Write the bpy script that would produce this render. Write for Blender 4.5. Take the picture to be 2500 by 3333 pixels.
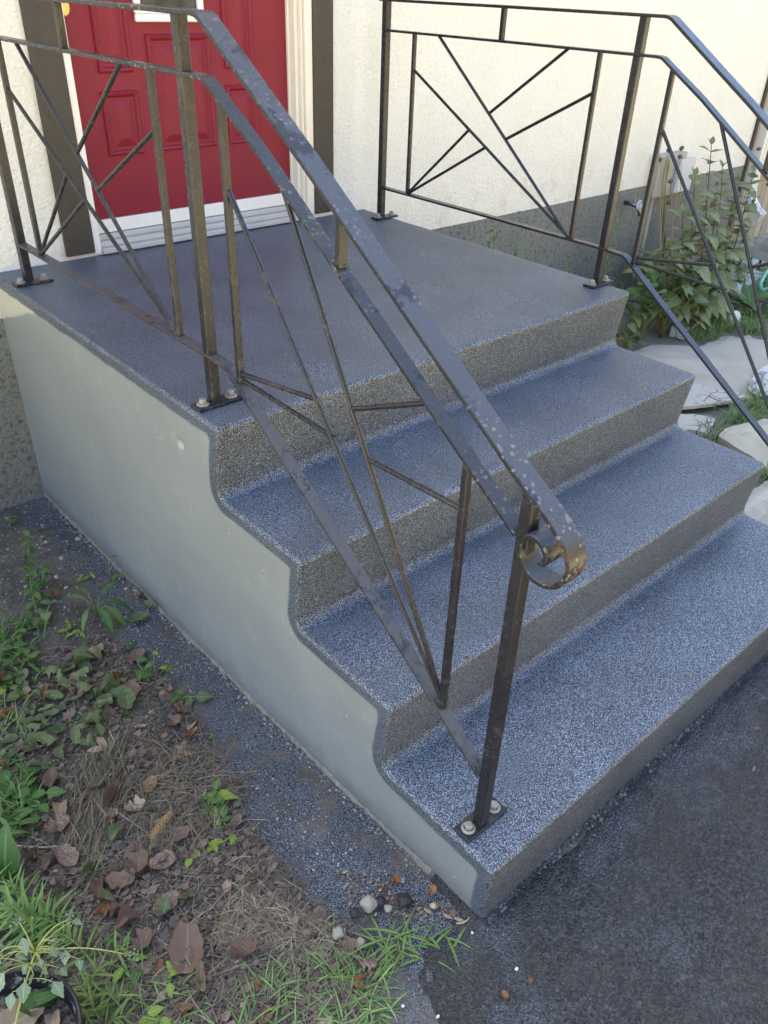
import bpy, bmesh, math, random
from mathutils import Vector, Matrix, noise
from mathutils.geometry import delaunay_2d_cdt
R = math.radians
random.seed(7)
for o in list(bpy.data.objects):
    bpy.data.objects.remove(o, do_unlink=True)
SC = bpy.context.scene
COL = SC.collection

# ------------------------------------------------------------------ camera, light, exposure
CAM = Vector((-0.7702, -2.7258, 0.8216))
YAW, PIT, ROL, FPX = 0.7473, -0.5872, 0.0394, 2595.083
FWD = Vector((math.sin(YAW)*math.cos(PIT), math.cos(YAW)*math.cos(PIT), math.sin(PIT)))
_r0 = Vector((math.cos(YAW), -math.sin(YAW), 0)); _u0 = _r0.cross(FWD)
RGT = math.cos(ROL)*_r0 + math.sin(ROL)*_u0
UPV = -math.sin(ROL)*_r0 + math.cos(ROL)*_u0
cd = bpy.data.cameras.new('camera'); cam = bpy.data.objects.new('camera', cd); COL.objects.link(cam)
cd.sensor_fit = 'VERTICAL'; cd.sensor_height = 36.0; cd.sensor_width = 27.0; cd.lens = 36.0*FPX/3333.0
cd.clip_start = 0.02; cd.clip_end = 1000
m = Matrix((RGT, UPV, -FWD)).transposed().to_4x4(); m.translation = CAM
cam.matrix_world = m
SC.camera = cam

SUN_EL, SUN_ROT = R(60), R(-18)            # the sun stands behind the house: the steps lie in open shade
w = bpy.data.worlds.new('World'); SC.world = w; w.use_nodes = True
nt = w.node_tree; nt.nodes.clear()
sky = nt.nodes.new('ShaderNodeTexSky'); sky.sky_type = 'NISHITA'; sky.sun_disc = False
sky.sun_elevation = SUN_EL; sky.sun_rotation = SUN_ROT
sky.air_density = 1.2; sky.dust_density = 2.0; sky.ozone_density = 1.5
bg = nt.nodes.new('ShaderNodeBackground'); bg.inputs[1].default_value = 0.15
wo = nt.nodes.new('ShaderNodeOutputWorld')
nt.links.new(sky.outputs[0], bg.inputs[0]); nt.links.new(bg.outputs[0], wo.inputs[0])
sl = bpy.data.lights.new('sun', 'SUN'); sl.energy = 5.0; sl.angle = R(0.5); sl.color = (1.0, 0.95, 0.87)
sun = bpy.data.objects.new('sun', sl); COL.objects.link(sun)
sdir = Vector((math.sin(SUN_ROT)*math.cos(SUN_EL), math.cos(SUN_ROT)*math.cos(SUN_EL), math.sin(SUN_EL)))
sun.rotation_euler = sdir.to_track_quat('Z', 'Y').to_euler()
sun.location = sdir*20
SC.view_settings.view_transform = 'Standard'; SC.view_settings.look = 'None'
SC.view_settings.exposure = 2.25; SC.view_settings.gamma = 1.0
SC.render.engine = 'CYCLES'
SC.cycles.max_bounces = 8; SC.cycles.diffuse_bounces = 4; SC.cycles.transparent_max_bounces = 12

# ------------------------------------------------------------------ helpers
def ray(px, py):
    return (FWD + RGT*((px-1250)/FPX) - UPV*((py-1666.5)/FPX)).normalized()
def gz(x, y):
    """height of the ground"""
    yy = max(-2.25, min(0.0, y))
    zl = -.838 - .02*yy + .0085*yy*yy
    zr = -.785 - .012*yy
    s = max(0.0, min(1.0, x/1.6)); s = s*s*(3-2*s)
    return zl*(1-s) + zr*s
def gp(px, py, h=0.0):
    """the ground point seen at a pixel of the photograph"""
    d = ray(px, py); z = -.8
    for _ in range(8):
        t = (z+h-CAM.z)/d.z; p = CAM + d*t; z = gz(p.x, p.y)
    return Vector((p.x, p.y, z+h))
def pl(px, py, ax, val):
    d = ray(px, py); t = (val-CAM[ax])/d[ax]; return CAM + d*t

def tag(o, label=None, cat=None, group=None, kind=None):
    if label: o['label'] = label
    if cat: o['category'] = cat
    if group: o['group'] = group
    if kind: o['kind'] = kind
    return o
def empty(name, loc, rz=0, **k):
    o = bpy.data.objects.new(name, None); COL.objects.link(o)
    o.location = loc; o.rotation_euler = (0, 0, rz); o.empty_display_size = .05
    return tag(o, **k)

class MB:
    def __init__(s): s.v = []; s.f = []; s.mi = []; s.uv = []
    def add(s, vs, fs, mi=0):
        n = len(s.v); s.v += [tuple(q) for q in vs]
        for f in fs: s.f.append(tuple(n+i for i in f)); s.mi.append(mi)
    def box(s, a, b, mi=0):
        x0, y0, z0 = a; x1, y1, z1 = b
        vs = [(x0,y0,z0),(x1,y0,z0),(x1,y1,z0),(x0,y1,z0),(x0,y0,z1),(x1,y0,z1),(x1,y1,z1),(x0,y1,z1)]
        s.add(vs, [(0,3,2,1),(4,5,6,7),(0,1,5,4),(1,2,6,5),(2,3,7,6),(3,0,4,7)], mi)
    def cbox(s, a, b, c, mi=0):
        """box with chamfered edges, c wide"""
        lo = Vector(a); hi = Vector(b); n = len(s.v)
        bm = bmesh.new(); bmesh.ops.create_cube(bm, size=1)
        for v in bm.verts:
            v.co = Vector([lo[i] + (v.co[i]+.5)*(hi[i]-lo[i]) for i in range(3)])
        bmesh.ops.bevel(bm, geom=bm.edges[:], offset=c, segments=1, affect='EDGES')
        bm.verts.index_update()
        s.add([v.co for v in bm.verts], [[v.index for v in f.verts] for f in bm.faces], mi); bm.free()
    def tube(s, pts, rad, n=8, caps=True, mi=0, rads=None, up=None, ell=None):
        pts = [Vector(p) for p in pts]; N = len(pts); base = len(s.v)
        T = []
        for i in range(N):
            t = pts[min(i+1, N-1)] - pts[max(i-1, 0)]
            T.append(t.normalized() if t.length > 1e-9 else Vector((0,0,1)))
        u = up or (Vector((1,0,0)) if abs(T[0].x) < .9 else Vector((0,1,0)))
        vs = []
        for i in range(N):
            a = (u - T[i]*u.dot(T[i])).normalized(); b = T[i].cross(a); u = a if not up else up
            r = rads[i] if rads else rad
            for k in range(n):
                th = 2*math.pi*k/n
                vs.append(pts[i] + a*(math.cos(th)*r*(ell[0] if ell else 1)) + b*(math.sin(th)*r*(ell[1] if ell else 1)))
        fs = []
        for i in range(N-1):
            for k in range(n):
                k2 = (k+1) % n
                fs.append((i*n+k, i*n+k2, (i+1)*n+k2, (i+1)*n+k))
        if caps: fs.append(tuple(range(n-1, -1, -1))); fs.append(tuple((N-1)*n+k for k in range(n)))
        s.add(vs, fs, mi)
    def bar(s, pts, prof, up=Vector((1,0,0)), mi=0):
        """sweep a closed 2D profile [(a,b)] along a path lying in a plane with normal up; a runs along up"""
        pts = [Vector(p) for p in pts]; N = len(pts); n = len(prof); vs = []
        for i in range(N):
            t0 = (pts[i]-pts[i-1]).normalized() if i > 0 else (pts[1]-pts[0]).normalized()
            t1 = (pts[i+1]-pts[i]).normalized() if i < N-1 else t0
            t = (t0+t1).normalized(); b = t.cross(up).normalized()
            k = 1/max(.5, math.cos(t0.angle(t1)/2))
            for a, c in prof: vs.append(pts[i] + up*a + b*(c*k))
        fs = []
        for i in range(N-1):
            for k in range(n):
                k2 = (k+1) % n; fs.append((i*n+k, i*n+k2, (i+1)*n+k2, (i+1)*n+k))
        fs.append(tuple(range(n-1, -1, -1))); fs.append(tuple((N-1)*n+k for k in range(n)))
        s.add(vs, fs, mi)
    def lathe(s, prof, n=24, c=(0,0,0), mi=0, close=False):
        vs = []
        for r, z in prof:
            for k in range(n):
                th = 2*math.pi*k/n; vs.append((c[0]+r*math.cos(th), c[1]+r*math.sin(th), c[2]+z))
        fs = []
        for i in range(len(prof)-1):
            for k in range(n):
                k2 = (k+1) % n; fs.append((i*n+k, i*n+k2, (i+1)*n+k2, (i+1)*n+k))
        if close: fs.append(tuple((len(prof)-1)*n+k for k in range(n))); fs.append(tuple(range(n-1,-1,-1)))
        s.add(vs, fs, mi)
    def mesh(s, name, mats, smooth=False, fixn=True):
        me = bpy.data.meshes.new(name); me.from_pydata(s.v, [], s.f)
        for mm in (mats if isinstance(mats, (list, tuple)) else [mats]): me.materials.append(mm)
        if any(s.mi): me.polygons.foreach_set('material_index', s.mi)
        if fixn:
            bm = bmesh.new(); bm.from_mesh(me); bmesh.ops.recalc_face_normals(bm, faces=bm.faces); bm.to_mesh(me); bm.free()
        if smooth: me.polygons.foreach_set('use_smooth', [True]*len(me.polygons))
        me.update(); return me
    def build(s, name, mats, parent=None, smooth=False, loc=None, fixn=True):
        me = s.mesh(name, mats, smooth, fixn)
        o = bpy.data.objects.new(name, me); COL.objects.link(o)
        if parent: o.parent = parent
        if loc is not None: o.location = loc
        return o
def smooth_angle(o, deg=35):
    me = o.data
    me.polygons.foreach_set('use_smooth', [True]*len(me.polygons))
    bm = bmesh.new(); bm.from_mesh(me)
    for e in bm.edges:
        if len(e.link_faces) == 2 and e.calc_face_angle(0) > R(deg): e.smooth = False
    bm.to_mesh(me); bm.free()
def inst(me, name, parent=None, loc=(0,0,0), rot=(0,0,0), sc=(1,1,1)):
    o = bpy.data.objects.new(name, me); COL.objects.link(o)
    if parent: o.parent = parent
    o.location = loc; o.rotation_euler = rot; o.scale = sc
    return o

# ------------------------------------------------------------------ materials
class NT:
    def __init__(s, name):
        s.m = bpy.data.materials.new(name); s.m.use_nodes = True; s.t = s.m.node_tree; s.t.nodes.clear()
        s.out = s.t.nodes.new('ShaderNodeOutputMaterial'); s.b = s.t.nodes.new('ShaderNodeBsdfPrincipled')
        s.t.links.new(s.b.outputs[0], s.out.inputs[0])
        s.co = s.t.nodes.new('ShaderNodeTexCoord').outputs['Object']
    def n(s, typ, **k):
        nd = s.t.nodes.new(typ)
        for a, v in k.items(): setattr(nd, a, v)
        return nd
    def set(s, sock, v):
        if isinstance(v, bpy.types.NodeSocket): s.t.links.new(v, sock)
        else:
            try: sock.default_value = v
            except Exception: sock.default_value = (*v, 1)
    def p(s, name, v): s.set(s.b.inputs[name], v)
    def noise(s, scale, detail=2, rough=.5, co=None, out='Fac', dist=0):
        nd = s.n('ShaderNodeTexNoise'); s.t.links.new(co or s.co, nd.inputs['Vector'])
        nd.inputs['Scale'].default_value = scale; nd.inputs['Detail'].default_value = detail
        nd.inputs['Roughness'].default_value = rough; nd.inputs['Distortion'].default_value = dist
        return nd.outputs[out]
    def voro(s, scale, feature='F1', out='Distance', co=None, rnd=1):
        nd = s.n('ShaderNodeTexVoronoi', feature=feature); s.t.links.new(co or s.co, nd.inputs['Vector'])
        nd.inputs['Scale'].default_value = scale; nd.inputs['Randomness'].default_value = rnd
        return nd.outputs[out]
    def ramp(s, f, stops, interp='LINEAR'):
        nd = s.n('ShaderNodeValToRGB'); nd.color_ramp.interpolation = interp; s.set(nd.inputs[0], f)
        el = nd.color_ramp.elements
        while len(el) < len(stops): el.new(.5)
        for e, (p, c) in zip(el, stops):
            e.position = p; e.color = (c, c, c, 1) if isinstance(c, (int, float)) else (*c, 1)
        return nd.outputs[0]
    def mix(s, f, a, b, mode='MIX'):
        nd = s.n('ShaderNodeMix', data_type='RGBA', blend_type=mode)
        s.set(nd.inputs[0], f); s.set(nd.inputs[6], a); s.set(nd.inputs[7], b)
        return nd.outputs[2]
    def math(s, op, a, b=0.0, c=0.0, clamp=False):
        nd = s.n('ShaderNodeMath', operation=op, use_clamp=clamp); s.set(nd.inputs[0], a); s.set(nd.inputs[1], b); s.set(nd.inputs[2], c)
        return nd.outputs[0]
    def mr(s, v, a, b, c=0, d=1):
        nd = s.n('ShaderNodeMapRange'); s.set(nd.inputs[0], v)
        for i, q in enumerate((a, b, c, d)): nd.inputs[i+1].default_value = q
        return nd.outputs[0]
    def sep(s, v=None):
        nd = s.n('ShaderNodeSeparateXYZ'); s.t.links.new(v or s.co, nd.inputs[0]); return nd.outputs
    def mapc(s, scale=(1,1,1), rot=(0,0,0), co=None):
        nd = s.n('ShaderNodeMapping'); s.t.links.new(co or s.co, nd.inputs[0])
        nd.inputs['Scale'].default_value = scale; nd.inputs['Rotation'].default_value = rot; return nd.outputs[0]
    def attr(s, name, kind='GEOMETRY', out='Fac'):
        nd = s.n('ShaderNodeAttribute', attribute_name=name, attribute_type=kind); return nd.outputs[out]
    def bump(s, h, strength=.5, dist=.002, prev=None):
        nd = s.n('ShaderNodeBump'); s.set(nd.inputs['Height'], h)
        nd.inputs['Strength'].default_value = strength; nd.inputs['Distance'].default_value = dist
        if prev: s.t.links.new(prev, nd.inputs['Normal'])
        s.t.links.new(nd.outputs[0], s.b.inputs['Normal']); return nd.outputs[0]

def simple(name, col, rough=.6, bs=0, bscale=60, bdist=.001, var=0, metal=0, spec=.5):
    M = NT(name)
    if var:
        M.p('Base Color', M.mix(M.noise(bscale*.3, 4), [c*(1-var) for c in col], [min(1, c*(1+var)) for c in col]))
    else: M.p('Base Color', (*col, 1))
    M.p('Roughness', rough); M.p('Metallic', metal); M.p('Specular IOR Level', spec)
    if bs: M.bump(M.noise(bscale, 4), bs, bdist)
    return M.m

def coat_nodes(M):
    """speckled stone-chip coating: black ground with pale blue-grey flecks"""
    f = M.noise(500, 1.5, .6); f2 = M.noise(230, 2, .5)
    k = M.math('ADD', f, M.math('MULTIPLY', M.math('SUBTRACT', f2, .5), .24))
    col = M.ramp(k, [(.40, (.006, .007, .009)), (.48, (.018, .020, .025)), (.55, (.108, .126, .154)), (.65, (.285, .335, .405))])
    big = M.ramp(M.noise(5, 3), [(.3, .82), (.7, 1.12)])
    return M.mix(1, col, big, 'MULTIPLY'), k
M = NT('stone_chip_coating')
c, k = coat_nodes(M)
M.p('Base Color', c); M.p('Roughness', .5); M.p('Specular IOR Level', .5)
M.p('Coat Weight', .12); M.p('Coat Roughness', .35)
M.bump(M.math('ADD', M.noise(430, 2), M.math('MULTIPLY', M.noise(120, 2), .8)), .5, .0012)
MAT_COAT = M.m

M = NT('painted_concrete_side')          # grey paint with the coating lapping over the edge
c, k = coat_nodes(M)
d = M.attr('edge')
dd = M.math('ADD', d, M.math('ADD', M.math('MULTIPLY', M.math('SUBTRACT', M.noise(420, 2, .6), .5), .022),
                            M.math('MULTIPLY', M.math('SUBTRACT', M.noise(9, 2), .5), .016)))
fac = M.mr(dd, .0245, .0295, 1, 0)
gp_ = M.mix(M.noise(4, 5), (.195, .212, .205), (.245, .262, .252))
gp_ = M.mix(M.ramp(M.noise(1.6, 4, .6), [(.45, 0), (.62, .35)]), gp_, (.17, .182, .190))
scr = M.ramp(M.noise(1, 3, .6, M.mapc((60, 60, 5), (.5, 0, 0))), [(.66, 0), (.70, .30)])
gp_ = M.mix(scr, gp_, (.36, .37, .355))
blot = M.ramp(M.noise(11, 5, .7), [(.54, 0), (.64, .38)]); gp_ = M.mix(blot, gp_, (.285, .285, .265))
spk = M.ramp(M.voro(42, co=M.mapc((1, 1, .55), (.5, 0, 0))), [(.0, 1), (.05, 1), (.075, 0)]); spk = M.math('MULTIPLY', spk, M.ramp(M.voro(42, out='Color'), [(.5, 0), (.52, 1)]))
gp_ = M.mix(M.math('MULTIPLY', spk, .75), gp_, (.62, .63, .62))
pit = M.ramp(M.voro(23), [(.0, 1), (.03, 1), (.045, 0)]); pit = M.math('MULTIPLY', pit, M.ramp(M.voro(23, out='Color'), [(.55, 0), (.57, 1)]))
gp_ = M.mix(M.math('MULTIPLY', pit, .8), gp_, (.05, .05, .05))
xyz = list(M.sep()); xyz[2] = M.math('SUBTRACT', xyz[2], .80)
# beige tone above a slanting line near the house wall
ln = M.math('ADD', xyz[2], M.math('ADD', M.math('MULTIPLY', xyz[1], .345), .149))
ln = M.math('ADD', ln, M.math('MULTIPLY', M.math('SUBTRACT', M.noise(25, 3), .5), .02))
gp_ = M.mix(M.mr(ln, -.004, .005), gp_, (.44, .42, .35))
dn = M.math('ADD', M.math('POWER', M.math('MULTIPLY', M.math('ADD', xyz[1], 1.168), 75), 2), M.math('POWER', M.math('MULTIPLY', M.math('ADD', xyz[2], .119), 85), 2))
gp_ = M.mix(M.mr(dn, 1.1, .7), gp_, (.34, .34, .32))
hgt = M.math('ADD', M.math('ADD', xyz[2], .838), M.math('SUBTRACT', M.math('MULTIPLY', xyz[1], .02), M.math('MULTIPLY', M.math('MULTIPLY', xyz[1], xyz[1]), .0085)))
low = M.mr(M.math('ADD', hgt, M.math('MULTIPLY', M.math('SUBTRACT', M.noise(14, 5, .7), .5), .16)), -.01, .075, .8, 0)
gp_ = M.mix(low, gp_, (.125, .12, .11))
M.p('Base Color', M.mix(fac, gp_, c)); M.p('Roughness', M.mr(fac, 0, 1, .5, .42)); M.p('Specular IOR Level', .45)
hh = M.math('ADD', M.math('MULTIPLY', M.noise(60, 4), .5), M.math('MULTIPLY', M.math('MULTIPLY', M.noise(430, 2), fac), 1.0))
hh = M.math('ADD', hh, M.math('MULTIPLY', M.noise(7, 3), 2.0))
M.bump(hh, .35, .0012)
MAT_SIDE = M.m

def metal(name):
    M = NT(name)
    wear = M.attr('wear', 'OBJECT'); 
    n1 = M.math('ADD', M.noise(38, 5, .7), M.math('MULTIPLY', M.math('SUBTRACT', M.noise(5, 2), .5), .55))
    thr = M.mr(wear, 0, 1, .82, .40)
    worn = M.math('MULTIPLY', M.math('SUBTRACT', n1, thr), 26, clamp=True)
    black = M.mix(M.noise(14, 4), (.010, .010, .013), (.028, .028, .033))
    taupe = M.mix(M.noise(60, 5, .7), (.021, .019, .017), (.070, .061, .052))
    col = M.mix(worn, black, taupe)
    # blue-grey sky sheen painted into the colour of upward faces, broken by worn patches
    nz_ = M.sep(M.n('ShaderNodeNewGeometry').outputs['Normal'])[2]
    ch = M.math('MULTIPLY', M.math('MULTIPLY', M.mr(nz_, .45, .8), M.attr('sky_sheen', 'OBJECT')), M.ramp(M.noise(13, 7, .72), [(.405, .15), (.435, 1)]))
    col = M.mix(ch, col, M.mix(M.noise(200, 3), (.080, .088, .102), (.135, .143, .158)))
    # pale blister rings where the paint lifts
    wob = M.n('ShaderNodeVectorMath', operation='MULTIPLY_ADD'); M.t.links.new(M.noise(60, 3, out='Color'), wob.inputs[0]); wob.inputs[1].default_value = (.010,)*3; M.t.links.new(M.co, wob.inputs[2])
    vd = M.math('ADD', M.voro(105, co=wob.outputs[0]), M.math('MULTIPLY', M.math('SUBTRACT', M.noise(33, 2), .5), .55)); vc = M.voro(105, out='Color', co=wob.outputs[0])
    pres = M.math('MULTIPLY', M.ramp(vc, [(.50, 0), (.53, 1)]), M.ramp(M.noise(7, 2), [(.45, 0), (.56, 1)]))
    ring = M.ramp(vd, [(.0, .65), (.17, .75), (.24, 1), (.31, 1), (.36, 0)])
    sp = M.math('MULTIPLY', M.math('MULTIPLY', ring, pres), M.attr('spots', 'OBJECT'))
    col = M.mix(sp, col, (.19, .182, .17))
    # rust
    rn = M.attr('rust', 'OBJECT')
    yy_ = M.sep()[1]
    end = M.math('MULTIPLY', M.mr(yy_, -2.02, -2.075), M.attr('endrust', 'OBJECT'))
    end = M.math('MULTIPLY', end, M.mr(nz_, .75, .25))
    rm = M.math('MULTIPLY', M.math('SUBTRACT', M.math('ADD', M.math('ADD', M.noise(16, 5, .7), M.math('MULTIPLY', rn, .45)), M.math('MULTIPLY', end, .22)), .80), 8, clamp=True)
    rcol = M.mix(M.noise(90, 4), (.05, .020, .010), (.20, .095, .040))
    col = M.mix(rm, col, rcol)
    M.p('Base Color', col)
    ro = M.math('ADD', M.math('MULTIPLY', worn, .16), M.math('MULTIPLY', M.noise(30, 4), .24))
    ro = M.math('ADD', M.math('ADD', ro, .16), M.math('MULTIPLY', rm, .3), clamp=True)
    M.p('Roughness', ro); M.p('Specular IOR Level', .32)
    h = M.math('ADD', M.math('MULTIPLY', worn, -.5), M.math('ADD', M.math('MULTIPLY', M.noise(140, 4), .5), M.math('MULTIPLY', sp, .8)))
    M.bump(h, .35, .0007)
    return M.m
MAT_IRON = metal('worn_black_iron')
MAT_BOLT = simple('galvanised_bolt', (.27, .26, .23), .55, .6, 300, .0006, .25, .35)

def stucco(name, c0, c1, stain=None, pit=.10):
    M = NT(name)
    n = M.noise(75, 4, .6); v = M.voro(110, 'SMOOTH_F1')
    h = M.math('ADD', n, M.math('MULTIPLY', v, .6))
    h = M.math('ADD', h, M.math('MULTIPLY', M.noise(14, 3), .6))
    col = M.mix(M.ramp(M.noise(2.2, 5, .6), [(.35, 0), (.7, 1)]), c0, c1)
    spots = M.math('MULTIPLY', M.ramp(M.voro(38), [(.05, 1), (.12, 0)]), M.ramp(M.voro(38, out='Color'), [(.62, 0), (.66, .5)]))
    col = M.mix(spots, col, [q*.55 for q in c0])
    if stain:
        z = M.math('SUBTRACT', M.sep()[2], .80)
        sm = M.math('MULTIPLY', M.mr(z, -.02, .10, 1, 0), M.ramp(M.noise(9, 5, .7), [(.48, 0), (.75, .55)]))
        col = M.mix(sm, col, stain)
    big = M.noise(42, 4, .65)
    col = M.mix(M.ramp(M.math('ADD', M.math('MULTIPLY', n, .5), M.math('MULTIPLY', big, .5)), [(.36, pit), (.50, 0)]), col, [q*.35 for q in c0])  # low spots darkened in the colour to suggest shaded pits
    M.p('Base Color', col); M.p('Roughness', .85); M.p('Specular IOR Level', .25)
    M.bump(M.math('ADD', h, M.math('MULTIPLY', big, 1.0)), .8, .005)
    return M.m
MAT_WALL = stucco('cream_stucco', (.68, .675, .61), (.73, .725, .665), (.50, .40, .24))
MAT_FOUND = stucco('grey_green_stucco', (.155, .165, .150), (.205, .215, .198), None, .85)
MAT_TRIM = simple('cream_trim', (.72, .68, .58), .5, .15, 40, .001, .06)
MAT_DARKTRIM = simple('dark_brown_board', (.042, .036, .029), .62, .5, 90, .001, .25)
MAT_WHITE = simple('white_paint', (.74, .73, .69), .42, .1, 60, .0008, .05)
MAT_SILL = simple('grey_aluminium_sill', (.50, .49, .465), .45, .1, 50, .0008, .12, .3)
M = NT('red_door_paint')
M.p('Base Color', M.mix(M.noise(3, 5), (.165, .011, .024), (.215, .017, .034)))
dust = M.ramp(M.noise(40, 5, .75), [(.60, 0), (.80, .28)])
M.p('Base Color', M.mix(dust, M.b.inputs['Base Color'].links[0].from_socket, (.34, .12, .12)))
M.p('Roughness', .55); M.p('Specular IOR Level', .28); M.bump(M.noise(160, 3), .12, .0008); MAT_RED = M.m
MAT_BRASS = simple('aged_brass', (.55, .38, .14), .38, .2, 120, .0005, .2, .8)
MAT_STEEL = simple('dark_steel', (.22, .22, .22), .3, 0, metal=.9)
MAT_WOODFENCE = None

def wood(name, a, b, rough=.75, ax=2):
    M = NT(name)
    sc = [26, 26, 26]; sc[ax] = 1.6
    n = M.noise(1, 5, .65, M.mapc(tuple(sc)))
    rnd = M.n('ShaderNodeObjectInfo').outputs['Random']
    col = M.mix(M.ramp(n, [(.3, 0), (.7, 1)]), a, b)
    col = M.mix(M.math('MULTIPLY', rnd, .5), col, [q*.55 for q in a])
    M.p('Base Color', col); M.p('Roughness', rough); M.bump(n, .5, .003); return M.m
MAT_FENCE = wood('yellow_fence_wood', (.36, .23, .085), (.56, .40, .18))
MAT_GREYWOOD = wood('weathered_plank', (.30, .27, .22), (.56, .53, .46), .85, 0)

def leafmat(name, lo, hi, dead=False, vein=1.25, trans=.25, rough=.5):
    M = NT(name)
    rnd = M.n('ShaderNodeObjectInfo').outputs['Random']
    uv = M.n('ShaderNodeTexCoord').outputs['UV']; u = M.sep(uv)
    n = M.noise(55, 5, .65)
    col = M.mix(rnd, lo, hi)
    col = M.mix(M.ramp(n, [(.35, .0), (.7, .45)]), col, [q*.55 for q in lo])
    av = M.math('ABSOLUTE', M.math('SUBTRACT', u[1], .5))
    mid = M.mr(av, .015, .05, 1, 0)
    side = M.math('FRACT', M.math('SUBTRACT', M.math('MULTIPLY', u[0], 7), M.math('MULTIPLY', av, 3)))
    vs = M.mr(side, .0, .10, .6, 0)
    vm = M.math('MAXIMUM', mid, vs)
    col = M.mix(M.math('MULTIPLY', vm, .22 if dead else .5), col, [min(1, q*vein*1.5) for q in hi])
    if dead:
        col = M.mix(M.math('MULTIPLY', M.n('ShaderNodeObjectInfo').outputs['Random'], M.ramp(M.noise(14, 3), [(.4, .0), (.6, .75)])), col, (.045, .033, .026))
        sp = M.ramp(M.noise(38, 4, .7), [(.60, 0), (.72, .55)]); col = M.mix(sp, col, (.42, .37, .33))
    M.p('Base Color', col); M.p('Roughness', rough); M.p('Specular IOR Level', .4)
    M.bump(M.math('ADD', M.math('MULTIPLY', vm, -.6), n), .5, .0012)
    tr = M.n('ShaderNodeBsdfTranslucent'); M.set(tr.inputs[0], M.mix(.5, col, hi))
    ms = M.n('ShaderNodeMixShader'); ms.inputs[0].default_value = trans
    M.t.links.new(M.b.outputs[0], ms.inputs[1]); M.t.links.new(tr.outputs[0], ms.inputs[2]); M.t.links.new(ms.outputs[0], M.out.inputs[0])
    return M.m
LF_GREEN = leafmat('weed_leaf_green', (.050, .115, .026), (.115, .205, .052))
LF_DARK = leafmat('dark_leaf_green', (.090, .135, .056), (.160, .215, .090))
LF_SUNF = leafmat('shrub_leaf_green', (.140, .180, .070), (.235, .275, .115))
LF_YELLOW = leafmat('yellow_green_leaf', (.16, .25, .035), (.26, .36, .06))
LF_PALE = leafmat('pale_grey_green_leaf', (.16, .23, .13), (.28, .36, .22))
LF_WILT = leafmat('wilted_green_leaf', (.085, .115, .040), (.165, .185, .080), False, 1.1, .1, .65)
LF_BROWN = leafmat('dead_brown_leaf', (.135, .078, .050), (.32, .205, .145), True, 1.0, .08, .6)
LF_RUST = leafmat('rusty_dead_leaf', (.20, .085, .030), (.34, .17, .075), False, 1.0, .1, .6)
LF_TAN = leafmat('tan_dead_leaf', (.27, .185, .115), (.40, .30, .20), False, 1.0, .1, .6)
MAT_GRASS = leafmat('green_grass', (.12, .21, .045), (.21, .32, .085), rough=.45)
ST_RED = simple('reddish_stem', (.10, .055, .035), .6)
ST_GREEN = simple('green_stem', (.14, .20, .06), .55)
ST_TAN = simple('dry_tan_stem', (.30, .19, .09), .7)
ST_DEADHEAD = simple('dry_seed_head', (.13, .09, .05), .85, .6, 300, .002)

def strawmat(name, stops):
    M = NT(name); a = M.attr('tone')
    M.p('Base Color', M.ramp(a, stops)); M.p('Roughness', .7); return M.m
MAT_STRAW = strawmat('dry_grass', [(0, (.06, .047, .031)), (.35, (.135, .108, .070)), (.7, (.25, .205, .13)), (1, (.40, .33, .22))])
MAT_CRUMB = strawmat('leaf_crumbs', [(0, (.040, .029, .022)), (.4, (.105, .072, .052)), (.75, (.19, .135, .098)), (1, (.33, .23, .15))])
MAT_BLADES = strawmat('grass_blades', [(0, (.055, .105, .026)), (.5, (.105, .185, .045)), (.85, (.19, .27, .075)), (1, (.33, .31, .14))])
MAT_PEBBLE = strawmat('pebbles', [(0, (.05, .05, .055)), (.5, (.17, .16, .15)), (1, (.46, .43, .38))])

# ------------------------------------------------------------------ ground materials
M = NT('soil')
x = M.sep()
n1 = M.noise(9, 6, .65); n2 = M.noise(70, 5, .7); n3 = M.noise(260, 3, .6)
base = M.mix(M.ramp(n1, [(.35, 0), (.65, 1)]), (.070, .056, .044), (.150, .130, .110))
base = M.mix(M.ramp(n2, [(.52, 0), (.72, .8)]), base, (.20, .185, .165))
base = M.mix(M.ramp(n3, [(.3, .45), (.5, 0)]), base, (.020, .017, .014))
ck, kk = coat_nodes(M)
# overspray dust: reaches about a quarter metre out from the steps, further towards the front
reach = M.mr(x[1], -.9, -1.55, .115, .265)
reach = M.math('ADD', reach, M.math('MULTIPLY', M.math('SUBTRACT', M.noise(7, 4, .6), .5), .24))
m1 = M.mr(M.math('ADD', M.math('ADD', x[0], reach), M.math('MULTIPLY', M.math('SUBTRACT', M.noise(60, 5, .7), .5), .10)), -.015, .02)
m2 = M.ramp(M.noise(13, 6, .72), [(.42, .10), (.50, 1)])
m3 = M.ramp(n3, [(.36, 0), (.50, 1)])
fr = M.mr(x[1], -2.32, -2.20)
right = M.mr(x[0], .2, .3, 1, 0)
spray = M.math('MULTIPLY', M.math('MULTIPLY', m1, m2), M.math('MULTIPLY', M.math('MULTIPLY', M.math('ADD', M.math('MULTIPLY', m3, .55), .45), right), fr))
base2 = M.mix(M.ramp(M.noise(6, 4), [(.4, 0), (.6, 1)]), (.22, .205, .17), (.15, .14, .12))
bounce_yard = M.mix(M.noise(1.2, 4), (.54, .45, .235), (.62, .525, .285))  # unseen ground beyond the view, coloured bright and warm for bounce light
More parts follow.
